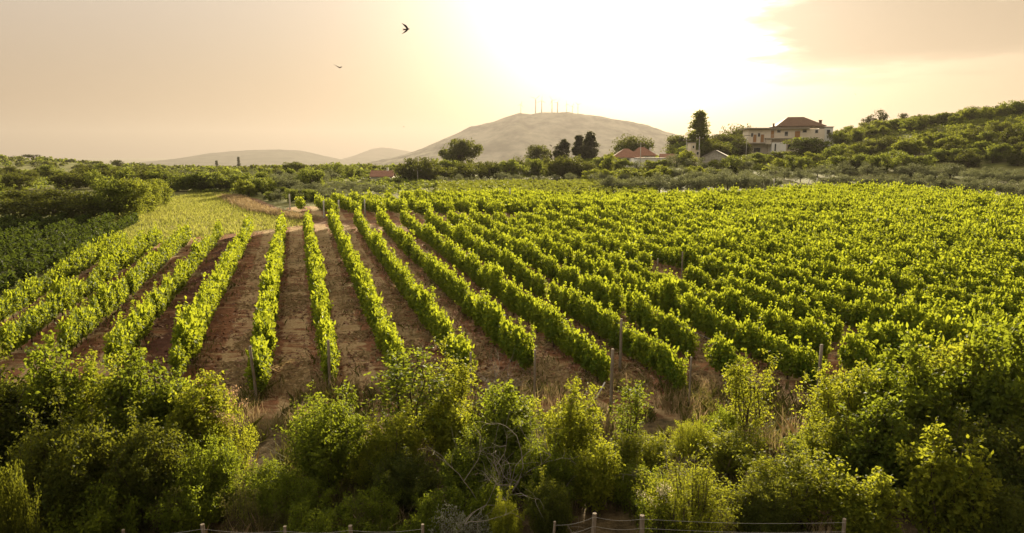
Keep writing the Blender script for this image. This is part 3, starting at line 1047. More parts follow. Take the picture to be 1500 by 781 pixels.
for px, pb, txt in ((425, 307, 'white concrete post ending the short row beside the dirt track'), (475, 319, 'white concrete post at the corner where track and headland meet'),
                    (497, 318, 'white concrete post at the headland, second from the track corner'), (535, 317, 'white concrete post at the headland, third from the track corner'),
                    (556, 316, 'white concrete post at the headland, fourth from the track corner'), (747, 300, 'pale post showing above the vines before the dark green plot'),
                    (1133, 281, 'pale post at the bare patch before the olive trees'), (1182, 281, 'pale post leaning over at the vineyard back edge', ), (1196, 279, 'thin pale post at the tall vines on the back edge')):
    vine_post(px, pb, 1.75 if px < 700 else 2.0, txt, r=0.09, mat='concrete', name='concrete_post', grp='pale concrete posts', lean=0.12 if px == 1182 else 0)


def wire_between(pts, r, name, lab, cat, parent=None):
    P = []
    for a, b in zip(pts[:-1], pts[1:]):
        for k in range(6):
            f = k / 6
            P.append([a[i] + (b[i] - a[i]) * f for i in range(3)])
            P[-1][2] -= 0.05 * math.sin(math.pi * f)
    P.append(list(pts[-1]))
    mb = MB().tube(P, r, 4)
    if parent is not None:
        return mb.build(name, M['wire'], parent)
    return mb.build(name, M['wire'], label=lab, cat=cat)


for ri, c in enumerate(C_ROWS[4:13]):
    for h in (1.15,):
        pts = []
        for y in np.arange(23.2, min(60, headland(c)), 6.0):
            x = c - 0.311 * y
            pts.append((x, y, T(x, y) + h))
        wire_between(pts, 0.004, 'trellis_wire', 'thin trellis wire through the vines of the %s row right of the dark red strip' % ordn(ri + 1), 'wire')

# ------------------------------------------------------------------ buildings
def house_root(name, px, pybase, Y, rot, label, cat='house'):
    x, _, z = at(px, pybase, Y)
    e = bpy.data.objects.new(name, None)
    COL.objects.link(e)
    e.location = (x, Y, z)
    e.rotation_euler = (0, 0, rot)
    e['label'] = label
    e['category'] = cat
    return e


def window(parent, x, z, w_, h_, y=0.0, shutter=False, name='window'):
    fr = MB()
    t_ = 0.09
    fr.box(x - w_ / 2 - t_, x - w_ / 2, y - 0.07, y - 0.003, z - t_, z + h_ + t_)
    fr.box(x + w_ / 2, x + w_ / 2 + t_, y - 0.07, y - 0.003, z - t_, z + h_ + t_)
    fr.box(x - w_ / 2, x + w_ / 2, y - 0.07, y - 0.003, z + h_, z + h_ + t_)
    fr.box(x - w_ / 2, x + w_ / 2, y - 0.07, y - 0.003, z - t_, z)
    f = fr.build(name, M['frame'], parent)
    p = MB().box(x - w_ / 2 + 0.002, x + w_ / 2 - 0.002, y - 0.045, y - 0.006, z + 0.002, z + h_ - 0.002)
    p.build('shutter' if shutter else 'pane', M['shutter' if shutter else 'glass'], f)
    return f


def villa():
    v = house_root('villa', 1155, 226, 210.0, math.radians(-9), 'large beige flat-roofed villa with brown hipped upper roof on the slope', 'house')
    MB().box(-12.0, 9.9, 0, 10, 3.45, 7.55).build('upper_wall', M['render_beige'], v)
    MB().box(-10.2, -5.9, 1.2, 9.5, -2.5, 3.2).build('lower_wall', M['render_grey'], v)
    MB().box(-5.88, 9.7, 0.6, 9.4, -2.5, 3.44).build('ground_floor_wall', M['render_beige'], v)
    MB().box(-5.4, -1.3, -2.2, 0.58, -2.5, 3.5).build('garage', M['render_white'], v)
    MB().box(-4.6, -4.2, -2.24, -2.203, 0.9, 3.1).build('garage_door', M['glass'], v)
    MB().box(-12.7, -5.6, -0.9, 10.0, 3.2, 3.44).build('floor_slab', M['slab'], v)
    MB().box(-7.2, 0.4, -1.9, -0.003, 4.55, 4.82).build('terrace_slab', M['slab'], v)
    MB().box(-7.0, -5.5, -1.6, -0.006, 3.0, 4.54).build('terrace_wall', M['render_grey'], v)
    rl = MB()
    for k in range(14):
        rl.box(-7.1 + k * 0.56, -7.06 + k * 0.56, -1.86, -1.82, 4.83, 5.7)
    rl.box(-7.15, 0.3, -1.87, -1.81, 5.7, 5.76)
    rl.build('railing', M['frame'], v)
    MB().box(-12.7, 5.5, -0.9, 10.6, 7.56, 7.9).build('flat_roof', M['slab'], v)
    MB().box(-3.2, 9.8, 0.9, 9.6, 7.92, 8.3).build('attic_wall', M['render_beige'], v)
    rf = MB().hip(-4.0, 10.4, 0.0, 10.4, 8.45, 11.3, 0.3, 4.9).build('roof', M['roof_brown'], v)
    MB().box(-4.4, -3.9, 3.0, 3.5, 7.9, 9.35).build('chimney', M['roof_brown'], v)
    c2 = MB().box(9.3, 10.0, 4.0, 4.7, 8.3, 10.1).build('chimney', M['roof_brown'], v)
    MB().box(9.2, 10.1, 3.9, 4.8, 10.1, 10.3).build('cap', M['roof_brown'], c2)
    MB().box(9.92, 12.4, 0.5, 6, 1.0, 8.0).build('annex_wall', M['render_white'], v)
    MB().box(9.9, 12.6, 0.3, 6.2, 8.0, 8.2).build('annex_roof', M['slab'], v)
    MB().box(12.42, 13.4, 0.8, 5, 1.0, 5.6).build('annex_step', M['render_white'], v)
    window(v, 11.1, 6.0, 0.9, 1.2, 0.5)
    for x, z, w_, h_, s in ((-10.9, 5.3, 0.6, 1.0, False), (-10.1, 3.6, 0.95, 2.3, True), (-8.9, 5.3, 0.6, 1.0, False), (-7.9, 3.6, 0.95, 2.3, True),
                            (-5.0, 4.9, 0.9, 2.2, True), (-3.2, 6.5, 1.0, 0.7, False), (2.2, 4.6, 1.5, 2.3, True), (4.2, 6.5, 1.1, 0.7, False), (-1.0, 5.5, 0.9, 1.2, False), (7.6, 6.3, 0.8, 0.9, False)):
        window(v, x, z, w_, h_, 0.0, s, 'door' if h_ > 2 else 'window')
    window(v, -9.0, 0.7, 1.9, 1.2, 1.2)
    window(v, 0.3, 3.6 - 1.9, 1.1, 1.1, 0.6)


villa()


def cottage():
    v = house_root('cottage', 559, 267, 165.0, 0.05, 'small white cottage with red tiled roof among the bushes')
    MB().box(-2.6, 2.6, 0, 5, -2, 1.35).build('wall', M['render_white'], v)
    MB().gable(-2.6, 2.6, 0, 5, 1.36, 2.75, 0.14, 'x', 0.25).build('roof', M['roof_red'], v)
    MB().box(1.0, 1.4, 2.2, 2.6, 2.3, 3.4).build('chimney', M['render_white'], v)
    window(v, -1.2, 0.0, 0.7, 0.9)
    window(v, 1.1, 0.0, 0.7, 0.9)


cottage()


def farmhouses():
    v = house_root('farmhouse', 918, 239, 178.0, -0.08, 'low farmhouse with hipped red roof and white wall under the umbrella-shaped tree')
    MB().box(-3.3, 3.6, 0, 6, -3, 1.4).build('wall', M['render_white'], v)
    MB().hip(-3.8, 4.1, -0.5, 6.5, 1.5, 3.7, -0.5, 0.6, 0.14).build('roof', M['roof_red'], v)
    MB().box(0.8, 3.2, -1.6, -0.003, -3, 1.2).build('porch', M['render_white'], v)
    window(v, -1.8, 0.2, 0.8, 0.9)
    window(v, 0.1, 0.2, 0.8, 0.9)
    v = house_root('farmhouse', 944, 238.5, 190.0, 0.1, 'second farmhouse with pointed red roof behind the long white wall')
    MB().box(-3.0, 3.0, 0, 6, -3, 1.9).build('wall', M['render_white'], v)
    MB().hip(-3.5, 3.5, -0.5, 6.5, 2.0, 4.3, -0.6, 0.6, 0.14).build('roof', M['roof_red'], v)
    MB().box(2.0, 2.4, 2, 2.4, 2.6, 4.1).build('chimney', M['render_white'], v)
    window(v, 0.6, 0.6, 0.8, 0.9)
    v = house_root('outbuilding', 956, 239, 170.0, 0.02, 'long low white outbuilding beside the farmhouses', 'outbuilding')
    MB().box(-3.9, 3.3, 0, 3.5, -2, 1.15).build('wall', M['render_white'], v)
    MB().box(-4.0, 3.4, -0.1, 3.6, 1.16, 1.3).build('roof', M['roof_grey'], v)
    window(v, 1.5, 0.1, 0.6, 0.7)
    window(v, -1.5, 0.1, 0.6, 0.7)
    v = house_root('shed', 980, 237, 185.0, -0.15, 'small shed with shallow red roof at the end of the white outbuilding', 'shed')
    MB().box(-2.2, 2.4, 0, 4, -2, 1.0).build('wall', M['render_grey'], v)
    MB().gable(-2.2, 2.4, 0, 4, 1.02, 2.1, 0.12, 'x', 0.25).build('roof', M['roof_red'], v)
    v = house_root('barn', 1046, 240, 160.0, -0.35, 'pale stone barn with grey gabled roof among olive trees', 'barn')
    MB().box(-2.6, 3.0, 0, 5, -3, 1.5).build('wall', M['stone'], v)
    gb = MB().add([(-2.6, 0.002, 1.5), (3.0, 0.002, 1.5), (0.2, 0.002, 2.95), (-2.6, 4.998, 1.5), (3.0, 4.998, 1.5), (0.2, 4.998, 2.95)], [(0, 1, 2), (3, 5, 4), (0, 2, 5, 3), (1, 4, 5, 2)])
    gb.build('gable_wall', M['stone'], v)
    MB().gable(-2.6, 3.0, 0, 5, 1.62, 3.15, 0.14, 'y', 0.25).build('roof', M['roof_grey'], v)
    MB().box(-0.4, 0.7, -0.06, -0.003, -1.0, 1.0).build('door', M['post'], v)
    v = house_root('tower_house', 1017, 229, 175.0, 0.1, 'narrow pale tower-like house under the tall cypress', 'house')
    MB().box(-1.0, 0.3, 0, 2.5, -3, 3.3).build('tower', M['render_grey'], v)
    MB().box(0.32, 1.6, 0.3, 3, -3, 1.5).build('wall', M['render_grey'], v)
    MB().box(-1.1, 0.4, -0.1, 2.6, 3.3, 3.45).build('tower_roof', M['roof_grey'], v)
    MB().box(0.42, 1.7, 0.2, 3.1, 1.5, 1.65).build('roof', M['roof_grey'], v)
    window(v, -0.35, 2.0, 0.4, 0.6)
    window(v, 0.95, 0.4, 0.5, 0.7, 0.3)
    v = house_root('farmhouse', 1248, 196, 235.0, 0.0, 'pale house front half hidden in the hillside scrub above the villa')
    MB().box(-1.6, 1.6, 0, 4, -3, 1.4).build('wall', M['render_white'], v)
    MB().box(-1.8, 1.8, -0.2, 4.2, 1.4, 1.55).build('roof', M['roof_grey'], v)


farmhouses()


def utility_pole(px, pyt, pyb, Y, lab):
    x, _, zb = at(px, pyb, Y)
    zt = at(px, pyt, Y)[2]
    e = bpy.data.objects.new('utility_pole', None)
    COL.objects.link(e)
    zg = T(x, Y)
    e.location = (x, Y, zg)
    e['label'] = lab
    e['category'] = 'pole'
    e['group'] = 'utility poles'
    h = zt - zg
    MB().tube([(0, 0, -0.5), (0, 0, h)], [0.10, 0.07], 8).build('pole', M['concrete'], e, True)
    ca = MB().box(-0.9, 0.9, -0.17, -0.05, h - 0.55, h - 0.4)
    ca.build('crossarm', M['post'], e)
    for s in (-0.8, 0.0, 0.8):
        MB().tube([(s, -0.11, h - 0.4), (s, -0.11, h - 0.2)], [0.05, 0.04], 6).build('insulator', M['render_white'], e, True)


utility_pole(1093, 196, 224, 195, 'pale utility pole with crossarm beside the villa')
utility_pole(1005, 203, 225, 170, 'pale utility pole beside the tower-like house')
utility_pole(1024, 200, 222, 168, 'pale utility pole in front of the tall cypress')
utility_pole(938, 208, 234, 165, 'pale utility pole before the farmhouse roofs')
utility_pole(612, 247, 268, 150, 'thin pale utility pole near the red-roofed cottage')


# ------------------------------------------------------------------ wind turbines on the mountain
def turbine(px, top, pyb, rot, lab, small):
    x, _, z0 = at(px, pyb, MY)
    zt = at(px, top, MY)[2]
    h = zt - z0
    e = bpy.data.objects.new('wind_turbine', None)
    COL.objects.link(e)
    e.location = (x, MY, z0 - 2)
    e['label'] = lab
    e['category'] = 'wind turbine'
    e['group'] = 'wind turbines on the mountain'
    r = 3.3 if not small else 1.9
    MB().tube([(0, 0, -6), (0, 0, h)], [r, r * 0.62], 10).build('tower', M['turbine'], e, True)
    MB().box(-1.6, 1.6, -5.5, 4, h - 1.2, h + 2).build('nacelle', M['turbine'], e)
    hb = MB().tube([(0, -7.5, h + 0.4), (0, -5.5, h + 0.4)], [0.6, 1.6], 8).build('hub', M['turbine'], e, True)
    bl = h * 0.46
    for k in range(3):
        a = rot + k * 2 * math.pi / 3
        ux, uz = math.sin(a), math.cos(a)
        px_, pz_ = math.cos(a), -math.sin(a)
        V, ws = [], ((0.02, 0.9), (0.2, 1.9), (0.6, 1.2), (1.0, 0.25))
        for f, wd_ in ws:
            for s in (-1, 1):
                for yy in (-6.9, -6.3):
                    V.append((ux * bl * f + px_ * wd_ * s * 0.5, yy, h + 0.4 + uz * bl * f + pz_ * wd_ * s * 0.5))
        Q = []
        for i in range(3):
            a0, b0 = i * 4, i * 4 + 4
            Q += [(a0, a0 + 2, b0 + 2, b0), (a0 + 1, b0 + 1, b0 + 3, a0 + 3), (a0, b0, b0 + 1, a0 + 1), (a0 + 2, a0 + 3, b0 + 3, b0 + 2)]
        Q += [(0, 1, 3, 2), (12, 14, 15, 13)]
        MB().add(V, Q).build('blade', M['turbine'], e)


turbine(763, 153, 165.5, 0.3, 'small faint wind turbine alone on the mountain shoulder', True)
turbine(784.5, 144.5, 165.5, 0.9, 'tallest wind turbine, first on the flat mountain crest', False)
turbine(793.5, 147, 165.5, 0.1, 'tall wind turbine, second on the flat mountain crest', False)
turbine(808.5, 146.5, 165, 1.5, 'tall wind turbine, third on the flat mountain crest', False)
turbine(816.5, 150, 164.5, 0.6, 'wind turbine, fourth on the mountain crest, slightly lower than its neighbours', False)
turbine(830, 152.5, 164.5, 1.9, 'faint wind turbine, fifth on the mountain crest', True)
turbine(838.5, 155, 166, 0.4, 'faint short wind turbine, sixth on the mountain crest', True)
turbine(846.5, 153, 166.5, 1.2, 'faint wind turbine, last on the mountain crest', True)


# ------------------------------------------------------------------ swallows
def swallow(px, py, Y, span, rot, lab):
    x, _, z = at(px, py, Y)
    # one continuous outline lofted with thickness: body along X (head +X), wings +-Y swept back
    s = span / 2
    top = [(0.42, 0.0), (0.34, 0.05), (0.22, 0.085), (0.16, 0.30), (-0.08, 0.62), (-0.72, 1.0), (-0.26, 0.55), (-0.03, 0.25), (-0.06, 0.10), (-0.25, 0.055), (-0.62, 0.13), (-0.42, 0.0)]
    outl = top + [(a, -b) for a, b in top[-2:0:-1]]
    V = []
    for zz in (1, -1):
        for a, b in outl:
            th = 0.055 * max(0.12, 1 - abs(b) * 2.5) * zz
            V.append((a * s, b * s, th * s + 0.30 * abs(b) * s))
    n = len(outl)
    mid_i = len(V)
    V += [(0.05 * s, 0, 0.10 * s), (0.05 * s, 0, -0.10 * s)]
    F_ = []
    for i in range(n):
        j = (i + 1) % n
        F_ += [(i, j, mid_i), (n + j, n + i, mid_i + 1), (i, n + i, n + j, j)]
    o = MB().add(V, F_).build('bird', M['feather'], None, True, label=lab, cat='bird', group='swallows in the evening sky')
    o.location = (x, Y, z)
    o.rotation_euler = rot


swallow(596, 43, 24.0, 0.46, (math.radians(62), math.radians(-6), math.radians(-4)), 'dark swallow with swept wings, largest and highest in the sky')
swallow(497, 99, 34.0, 0.46, (math.radians(14), math.radians(5), math.radians(75)), 'dark bird gliding with level wings below the largest swallow')
swallow(592, 186, 110.0, 0.42, (math.radians(15), 0, math.radians(40)), 'tiny distant bird above the gap between the far hills')
swallow(807, 213, 75.0, 0.40, (math.radians(55), math.radians(-50), math.radians(20)), 'small dark bird banking before the mountain beside the cypresses')
swallow(1253, 138, 120.0, 0.42, (math.radians(30), 0, math.radians(60)), 'tiny bird in the sky above the villa hillside')

# ------------------------------------------------------------------ middle-distance trees
for k in range(3):
    proto_tree('bushy%d' % k, 20 + k, 4.2, 4.6, 0.5, 34, 62, 0.32, 'tree')
    proto_tree('darkbush%d' % k, 30 + k, 4.6, 5.4, 0.35, 40, 66, 0.32, 'tree_dark')
    proto_tree('lightbush%d' % k, 40 + k, 3.6, 4.2, 0.4, 30, 62, 0.30, 'tree_light')
    proto_tree('olive%d' % k, 50 + k, 3.6, 4.4, 0.55, 34, 66, 0.24, 'olive', cl_r=0.42, aspect=0.4)
proto_tree('oak0', 61, 9.0, 10.0, 2.6, 46, 110, 0.5, 'tree_dark', 'oak', 0.42, trunk_r=0.04)
proto_tree('oak1', 62, 7.0, 8.5, 1.2, 60, 70, 0.40, 'tree_dark', 'round', 0.45)
proto_tree('cypress0', 63, 9.0, 3.2, 0.5, 80, 80, 0.45, 'conifer', 'spindle', 0.75, limbs=False, up=0.8)
proto_tree('cypress1', 64, 9.0, 2.9, 0.4, 60, 80, 0.42, 'conifer', 'cone', 0.75, limbs=False, up=0.8)
proto_tree('tallcon', 65, 12.5, 4.6, 0.5, 100, 52, 0.5, 'tree_light', 'cone', 0.7, limbs=False, up=0.8)
proto_tree('umbrella', 66, 7.0, 11.0, 1.4, 60, 72, 0.42, 'tree_dark', 'umbrella', 0.5)
proto_tree('pine0', 67, 5.0, 3.8, 1.8, 13, 70, 0.28, 'conifer', 'oak', 0.55, trunk_r=0.03)
proto_tree('pine1', 68, 4.2, 3.6, 1.0, 12, 70, 0.28, 'conifer', 'oak', 0.55, trunk_r=0.03)
proto_tree('hedge0', 69, 5.0, 7.0, 0.3, 60, 90, 0.26, 'tree_dark', 'round', 0.4)
proto_tree('hedge1', 70, 5.0, 6.0, 0.3, 60, 90, 0.24, 'tree', 'round', 0.4)
proto_tree('hedge2', 71, 4.6, 5.0, 0.3, 60, 80, 0.22, 'tree_light', 'round', 0.4)
RT = np.random.default_rng(99)


def tree_at(key, px, pytop, Y, label, cat, name, group=None, wpx=None, H=None, bury=0.0):
    pr = PROTO[key]
    x, _, zt = at(px, pytop, Y)
    zg = T(x, Y)
    h = H if H else max(0.8, zt - zg)
    sz = h / pr['H']
    sx = (wpx / 1000.0 * Y) / pr['W'] if wpx else sz * RT.uniform(0.9, 1.15)
    place(key, name, (x, Y, zg - bury), RT.uniform(0, 6.28), (sx, sx, sz), label, cat, group)


# landmarks
tree_at('oak0', 671, 206, 200, 'broad round oak with open crown standing up before the mountain foot', 'tree', 'oak_tree', wpx=50)
tree_at('oak1', 788, 214, 200, 'dark dome-shaped tree on the skyline, nearest the swallow by the cypresses', 'tree', 'round_tree', wpx=36)
tree_at('cypress0', 825, 206, 205, 'shortest and broadest of the three cypresses', 'tree', 'cypress_tree', 'three cypresses before the mountain', wpx=18)
tree_at('cypress1', 848, 200, 207, 'middle cypress of the three, ragged crown with gaps', 'tree', 'cypress_tree', 'three cypresses before the mountain', wpx=18)
tree_at('cypress0', 864, 195, 205, 'tallest and densest of the three cypresses', 'tree', 'cypress_tree', 'three cypresses before the mountain', wpx=18)
tree_at('umbrella', 926, 202, 200, 'wide umbrella-shaped tree over the farmhouse roofs', 'tree', 'umbrella_tree', wpx=58)
tree_at('oak1', 1000, 199, 205, 'large dark tree on the slope beside the tower-like house', 'tree', 'round_tree', wpx=46)
tree_at('tallcon', 1025, 166, 200, 'tall pointed conifer standing highest against the bright sky', 'tree', 'conifer_tree', wpx=30)
tree_at('umbrella', 1082, 187, 236, 'flat-topped tree rising beside the villa roof', 'tree', 'umbrella_tree', wpx=50)
tree_at('oak1', 1060, 198, 212, 'dense dark tree between the tall conifer and the villa', 'tree', 'round_tree', wpx=60)
tree_at('oak1', 1040, 204, 205, 'dark tree at the foot of the tall conifer', 'tree', 'round_tree', wpx=40)
tree_at('oak1', 431, 238, 170, 'dark round tree alone above the olive bushes before the far plain', 'tree', 'round_tree', wpx=32)
tree_at('bushy0', 489, 240, 180, 'pale broad tree between the dark round tree and the cottage', 'tree', 'broad_tree', wpx=38)
tree_at('bushy1', 524, 248, 175, 'bushy tree just before the cottage', 'tree', 'broad_tree', wpx=30)
tree_at('darkbush0', 597, 250, 155, 'dark bushy tree at the far side of the cottage', 'tree', 'broad_tree', wpx=34)
tree_at('bushy2', 1178, 202, 190, 'dense green tree in front of the villa hiding its lower storey', 'tree', 'broad_tree', wpx=52)
tree_at('bushy0', 1195, 204, 190, 'second dense green tree in front of the villa, beside its white annex', 'tree', 'broad_tree', wpx=46)
tree_at('lightbush1', 1146, 222, 180, 'light green tree below the villa garage', 'tree', 'broad_tree', wpx=40)
tree_at('bushy1', 1108, 225, 180, 'green tree under the overhanging villa wing', 'tree', 'broad_tree', wpx=34)
for k, (px, pt, w_) in enumerate(((893, 228, 28), (912, 233, 26), (932, 236, 24), (952, 235.5, 26), (972, 234, 26), (990, 226, 30), (1008, 221, 28))):
    tree_at(['lightbush0', 'bushy1', 'olive2'][k % 3], px, pt, 158, 'low green shrub hiding the foot of the farmhouses, %s from the farmhouse side' % ordn(k + 1), 'shrub', 'shrub', 'shrubs before the farmhouses', wpx=w_)
for k, (px, pt, w_) in enumerate(((1022, 230, 30), (1050, 235, 28), (1072, 230, 32), (1090, 227, 26))):
    tree_at(['olive0', 'lightbush2', 'bushy0'][k % 3], px, pt, 148, 'rounded shrub below the barn, %s from the tower-like house' % ordn(k + 1), 'shrub', 'shrub', 'shrubs below the barn', wpx=w_)
for k, (px, pt, w_) in enumerate(((536, 263, 20), (557, 268, 22), (582, 262, 20))):
    tree_at(['darkbush0', 'olive0', 'bushy1'][k % 3], px, pt, 140, ['dark shrub at the near corner of the cottage', 'low shrub below the white cottage wall', 'shrub at the far corner of the cottage'][k], 'shrub', 'shrub', wpx=w_)
# left tree hedge; shaded face and sunlit end put into the leaf colours
for key, px, pt, Y, w_, lab in (('hedge0', 14, 280, 70, 110, 'dark dense tree at the end of the left hedge, beside the picture edge'), ('hedge0', 72, 279, 69, 105, 'dark dense tree second along the left hedge behind the dark vines'),
                                ('hedge0', 122, 283, 68, 80, 'low dark tree in the middle of the left hedge'), ('hedge1', 162, 263, 69, 66, 'tall dark tree in the left hedge where it turns sunlit'),
                                ('hedge2', 192, 262, 71, 52, 'sunlit yellow-green tree at the hedge end by the meadow'), ('hedge2', 214, 265, 76, 44, 'yellow-green tree in the meadow corner, last in the hedge'),
                                ('hedge2', 230, 263, 84, 36, 'bright bushy tree behind the meadow corner of the hedge')):
    tree_at(key, px, pt, Y, lab, 'tree', 'hedge_tree', 'trees of the hedge beside the dark vines', wpx=w_)


def band(keys, n, px0, px1, y0, y1, h0, h1, name, cat, group, text, seed, w_=(0.75, 1.4), cond=None, even=0.6, edge=False):
    """a band of plants one could count, named by their order from a landmark"""
    rg = np.random.default_rng(seed)
    out = []
    for k in range(n):
        f = (k + 0.5 + rg.uniform(-even, even)) / n
        px = px0 + (px1 - px0) * f
        yy = rg.uniform(y0, y1) + (far_edge_px(px) if edge else 0)
        x = (px - 750) / 1000.0 * yy
        if cond and not cond(px, yy):
            continue
        out.append((px, x, yy))
    out.sort()
    for k, (px, x, yy) in enumerate(out):
        key = keys[rg.integers(len(keys))]
        pr = PROTO[key]
        h = rg.uniform(h0, h1)
        s = h / pr['H']
        sx_ = s * rg.uniform(*w_)
        place(key, name, (x, yy, T(x, yy) - 0.1), rg.uniform(0, 6.28), (sx_, sx_, s), text % ordn(k + 1), cat, group)


OL = ['olive0', 'olive1', 'olive2']
BU = ['bushy0', 'bushy1', 'bushy2']
DK = ['darkbush0', 'darkbush1', 'darkbush2']
LT = ['lightbush0', 'lightbush1', 'lightbush2']
g1_ = 'olive trees behind the vineyard'
band(OL, 19, 880, 1135, 14, 19, 2.4, 3.2, 'olive_tree', 'olive tree', g1_, 'grey-green olive tree in the front row behind the vineyard, %s from the farmhouse side', 201, edge=True, even=0.3)
band(OL, 17, 1195, 1500, 7, 14, 2.2, 3.0, 'olive_tree', 'olive tree', g1_, 'grey-green olive tree in the front row below the scrub hillside, %s from the bare patch', 202, edge=True, even=0.35)
band(OL, 24, 1000, 1480, 26, 36, 2.4, 3.2, 'olive_tree', 'olive tree', g1_, 'grey-green olive tree in the rear row up the slope, %s from the barn', 203, edge=True, even=0.35)
band(OL + LT, 20, 860, 1060, 34, 50, 2.0, 3.0, 'olive_tree', 'olive tree', g1_, 'small olive tree on the ground below the farmhouses, %s from the dark plot', 204, edge=True)
band(OL, 12, 455, 560, 98, 112, 1.3, 1.9, 'olive_tree', 'olive tree', 'olive trees before the cottage', 'rounded olive tree between vineyard and cottage, %s from the dirt track', 205, even=0.3)
band(DK + BU, 20, 590, 860, 150, 166, 3.6, 5.0, 'hedgerow_tree', 'tree', 'hedgerow trees across the middle', 'dark tree in the hedgerow before the mountain, %s from the cottage', 206, even=0.35)
band(OL, 10, 640, 850, 132, 140, 1.6, 2.4, 'olive_tree', 'olive tree', 'olive shrubs under the hedgerow', 'small pale olive at the foot of the hedgerow, %s from the cottage', 207, even=0.3)
band(BU + LT, 14, 820, 1000, 176, 192, 2.6, 3.8, 'hedgerow_tree', 'tree', 'trees around the farmhouses', 'bushy tree around the farmhouses and cypresses, %s from the shortest cypress', 208, cond=lambda px, y: not (900 < px < 985 and y < 192))
band(DK + BU, 14, 990, 1085, 186, 206, 4.0, 5.2, 'hedgerow_tree', 'tree', 'trees between conifer and villa', 'dark tree on the slope between tower-like house and villa, %s from the house', 209, even=0.3)
band(BU + LT, 16, 1040, 1240, 148, 168, 2.0, 3.0, 'shrub', 'shrub', 'shrubs below the villa', 'round green shrub on the slope below the villa, %s from the barn', 210, even=0.4)
hg = 'shrubs and trees on the scrub hillside'
band(BU + DK, 30, 1215, 1510, 140, 156, 2.6, 3.8, 'hillside_shrub', 'shrub', hg, 'dense shrub at the foot of the scrub hillside, %s from the villa', 211, even=0.4)
band(BU + DK + LT, 32, 1210, 1510, 162, 180, 2.6, 4.0, 'hillside_shrub', 'shrub', hg, 'rounded shrub on the lower scrub hillside, %s from the villa', 212, even=0.4)
band(BU + DK + LT, 34, 1210, 1510, 198, 214, 2.8, 4.4, 'hillside_shrub', 'shrub', hg, 'rounded shrub midway up the scrub hillside, %s from the villa', 213, even=0.4)
band(BU + DK + LT, 34, 1215, 1510, 218, 236, 2.2, 3.6, 'hillside_shrub', 'shrub', hg, 'small shrub on the upper scrub hillside, %s from the villa', 214, even=0.4)
band(BU + LT, 36, 1215, 1510, 240, 252, 1.4, 2.6, 'hillside_shrub', 'shrub', hg, 'low shrub along the ridge against the sky, %s from the villa', 215, even=0.45)
for key, px, pt, lab in (('pine0', 1268, 172, 'small dark pine on the ridge, first above the villa'), ('pine1', 1288, 163, 'ragged twin-topped pine on the ridge'), ('pine0', 1326, 165, 'dark pointed pine on the ridge past the ragged pine'),
                         ('pine1', 1345, 168, 'low spreading pine on the ridge midway to the rocks'), ('pine0', 1419, 158, 'pine standing clear on the ridge beside the pale rocks'), ('pine1', 1443, 156, 'round pine on the ridge above the pale rocks'),
                         ('darkbush0', 1490, 150, 'large dark tree on the ridge at the picture edge')):
    tree_at(key, px, pt, 246, lab, 'tree', 'ridge_pine', 'pines on the ridge', H=None)
# left valley
vg = 'shrubs in the left valley'
band(DK + BU, 11, 95, 250, 112, 122, 2.6, 3.4, 'valley_shrub', 'shrub', vg, 'dark shrub in the hedge line behind the meadow hedge, %s from the round dark tree', 221, even=0.3)
tree_at('darkbush1', 26, 253, 112, 'round dark tree alone in the left valley', 'tree', 'round_tree', wpx=38)
tree_at('darkbush2', 197, 247, 150, 'dark shrubby tree beyond the meadow hedge', 'tree', 'round_tree', wpx=32)
band(DK + BU, 12, 238, 345, 106, 118, 2.2, 3.2, 'valley_shrub', 'shrub', vg, 'dark shrub along the back of the meadow, %s from the hedge corner', 222, even=0.3)
band(OL + BU, 18, 385, 560, 86, 98, 1.2, 1.8, 'valley_shrub', 'shrub', vg, 'low rounded shrub along the back edge of the vineyard, %s from the dirt track', 227, even=0.3)
band(OL + BU, 18, 335, 480, 100, 134, 2.2, 3.4, 'valley_shrub', 'shrub', vg, 'rounded shrub behind the dirt track, %s from the meadow', 223, even=0.4)
band(LT + BU, 5, 352, 402, 96, 104, 1.8, 2.5, 'valley_shrub', 'shrub', vg, 'bright rounded shrub at the meadow corner by the track, %s from the meadow', 224, even=0.2)
band(BU + OL, 16, 240, 520, 140, 170, 1.8, 3.2, 'valley_shrub', 'shrub', vg, 'shrub in the middle of the valley, %s from the left hill', 225, even=0.4)
band(BU + DK, 15, -10, 240, 140, 190, 1.8, 3.4, 'valley_shrub', 'shrub', vg, 'shrub on the ground below the left hill, %s from the round dark tree', 226, even=0.4)
for key, px, pt, Y, lab in (('pine0', 48, 226, 380, 'spreading pine on the crest of the left hill'), ('pine1', 95, 235, 390, 'pine cluster tree lower on the left hill crest'), ('pine0', 174, 234, 330, 'leaning lone pine at the foot of the left hill against the sky'),
                            ('cypress1', 317, 236, 700, 'tiny dark cypress on the far wooded rise'), ('cypress1', 349, 231, 700, 'second tiny cypress on the far wooded rise')):
    tree_at(key, px, pt, Y, lab, 'tree', 'skyline_pine' if 'pine' in lab else 'cypress_tree', wpx=5 if 'tiny' in lab else (26 if px < 100 else 20))


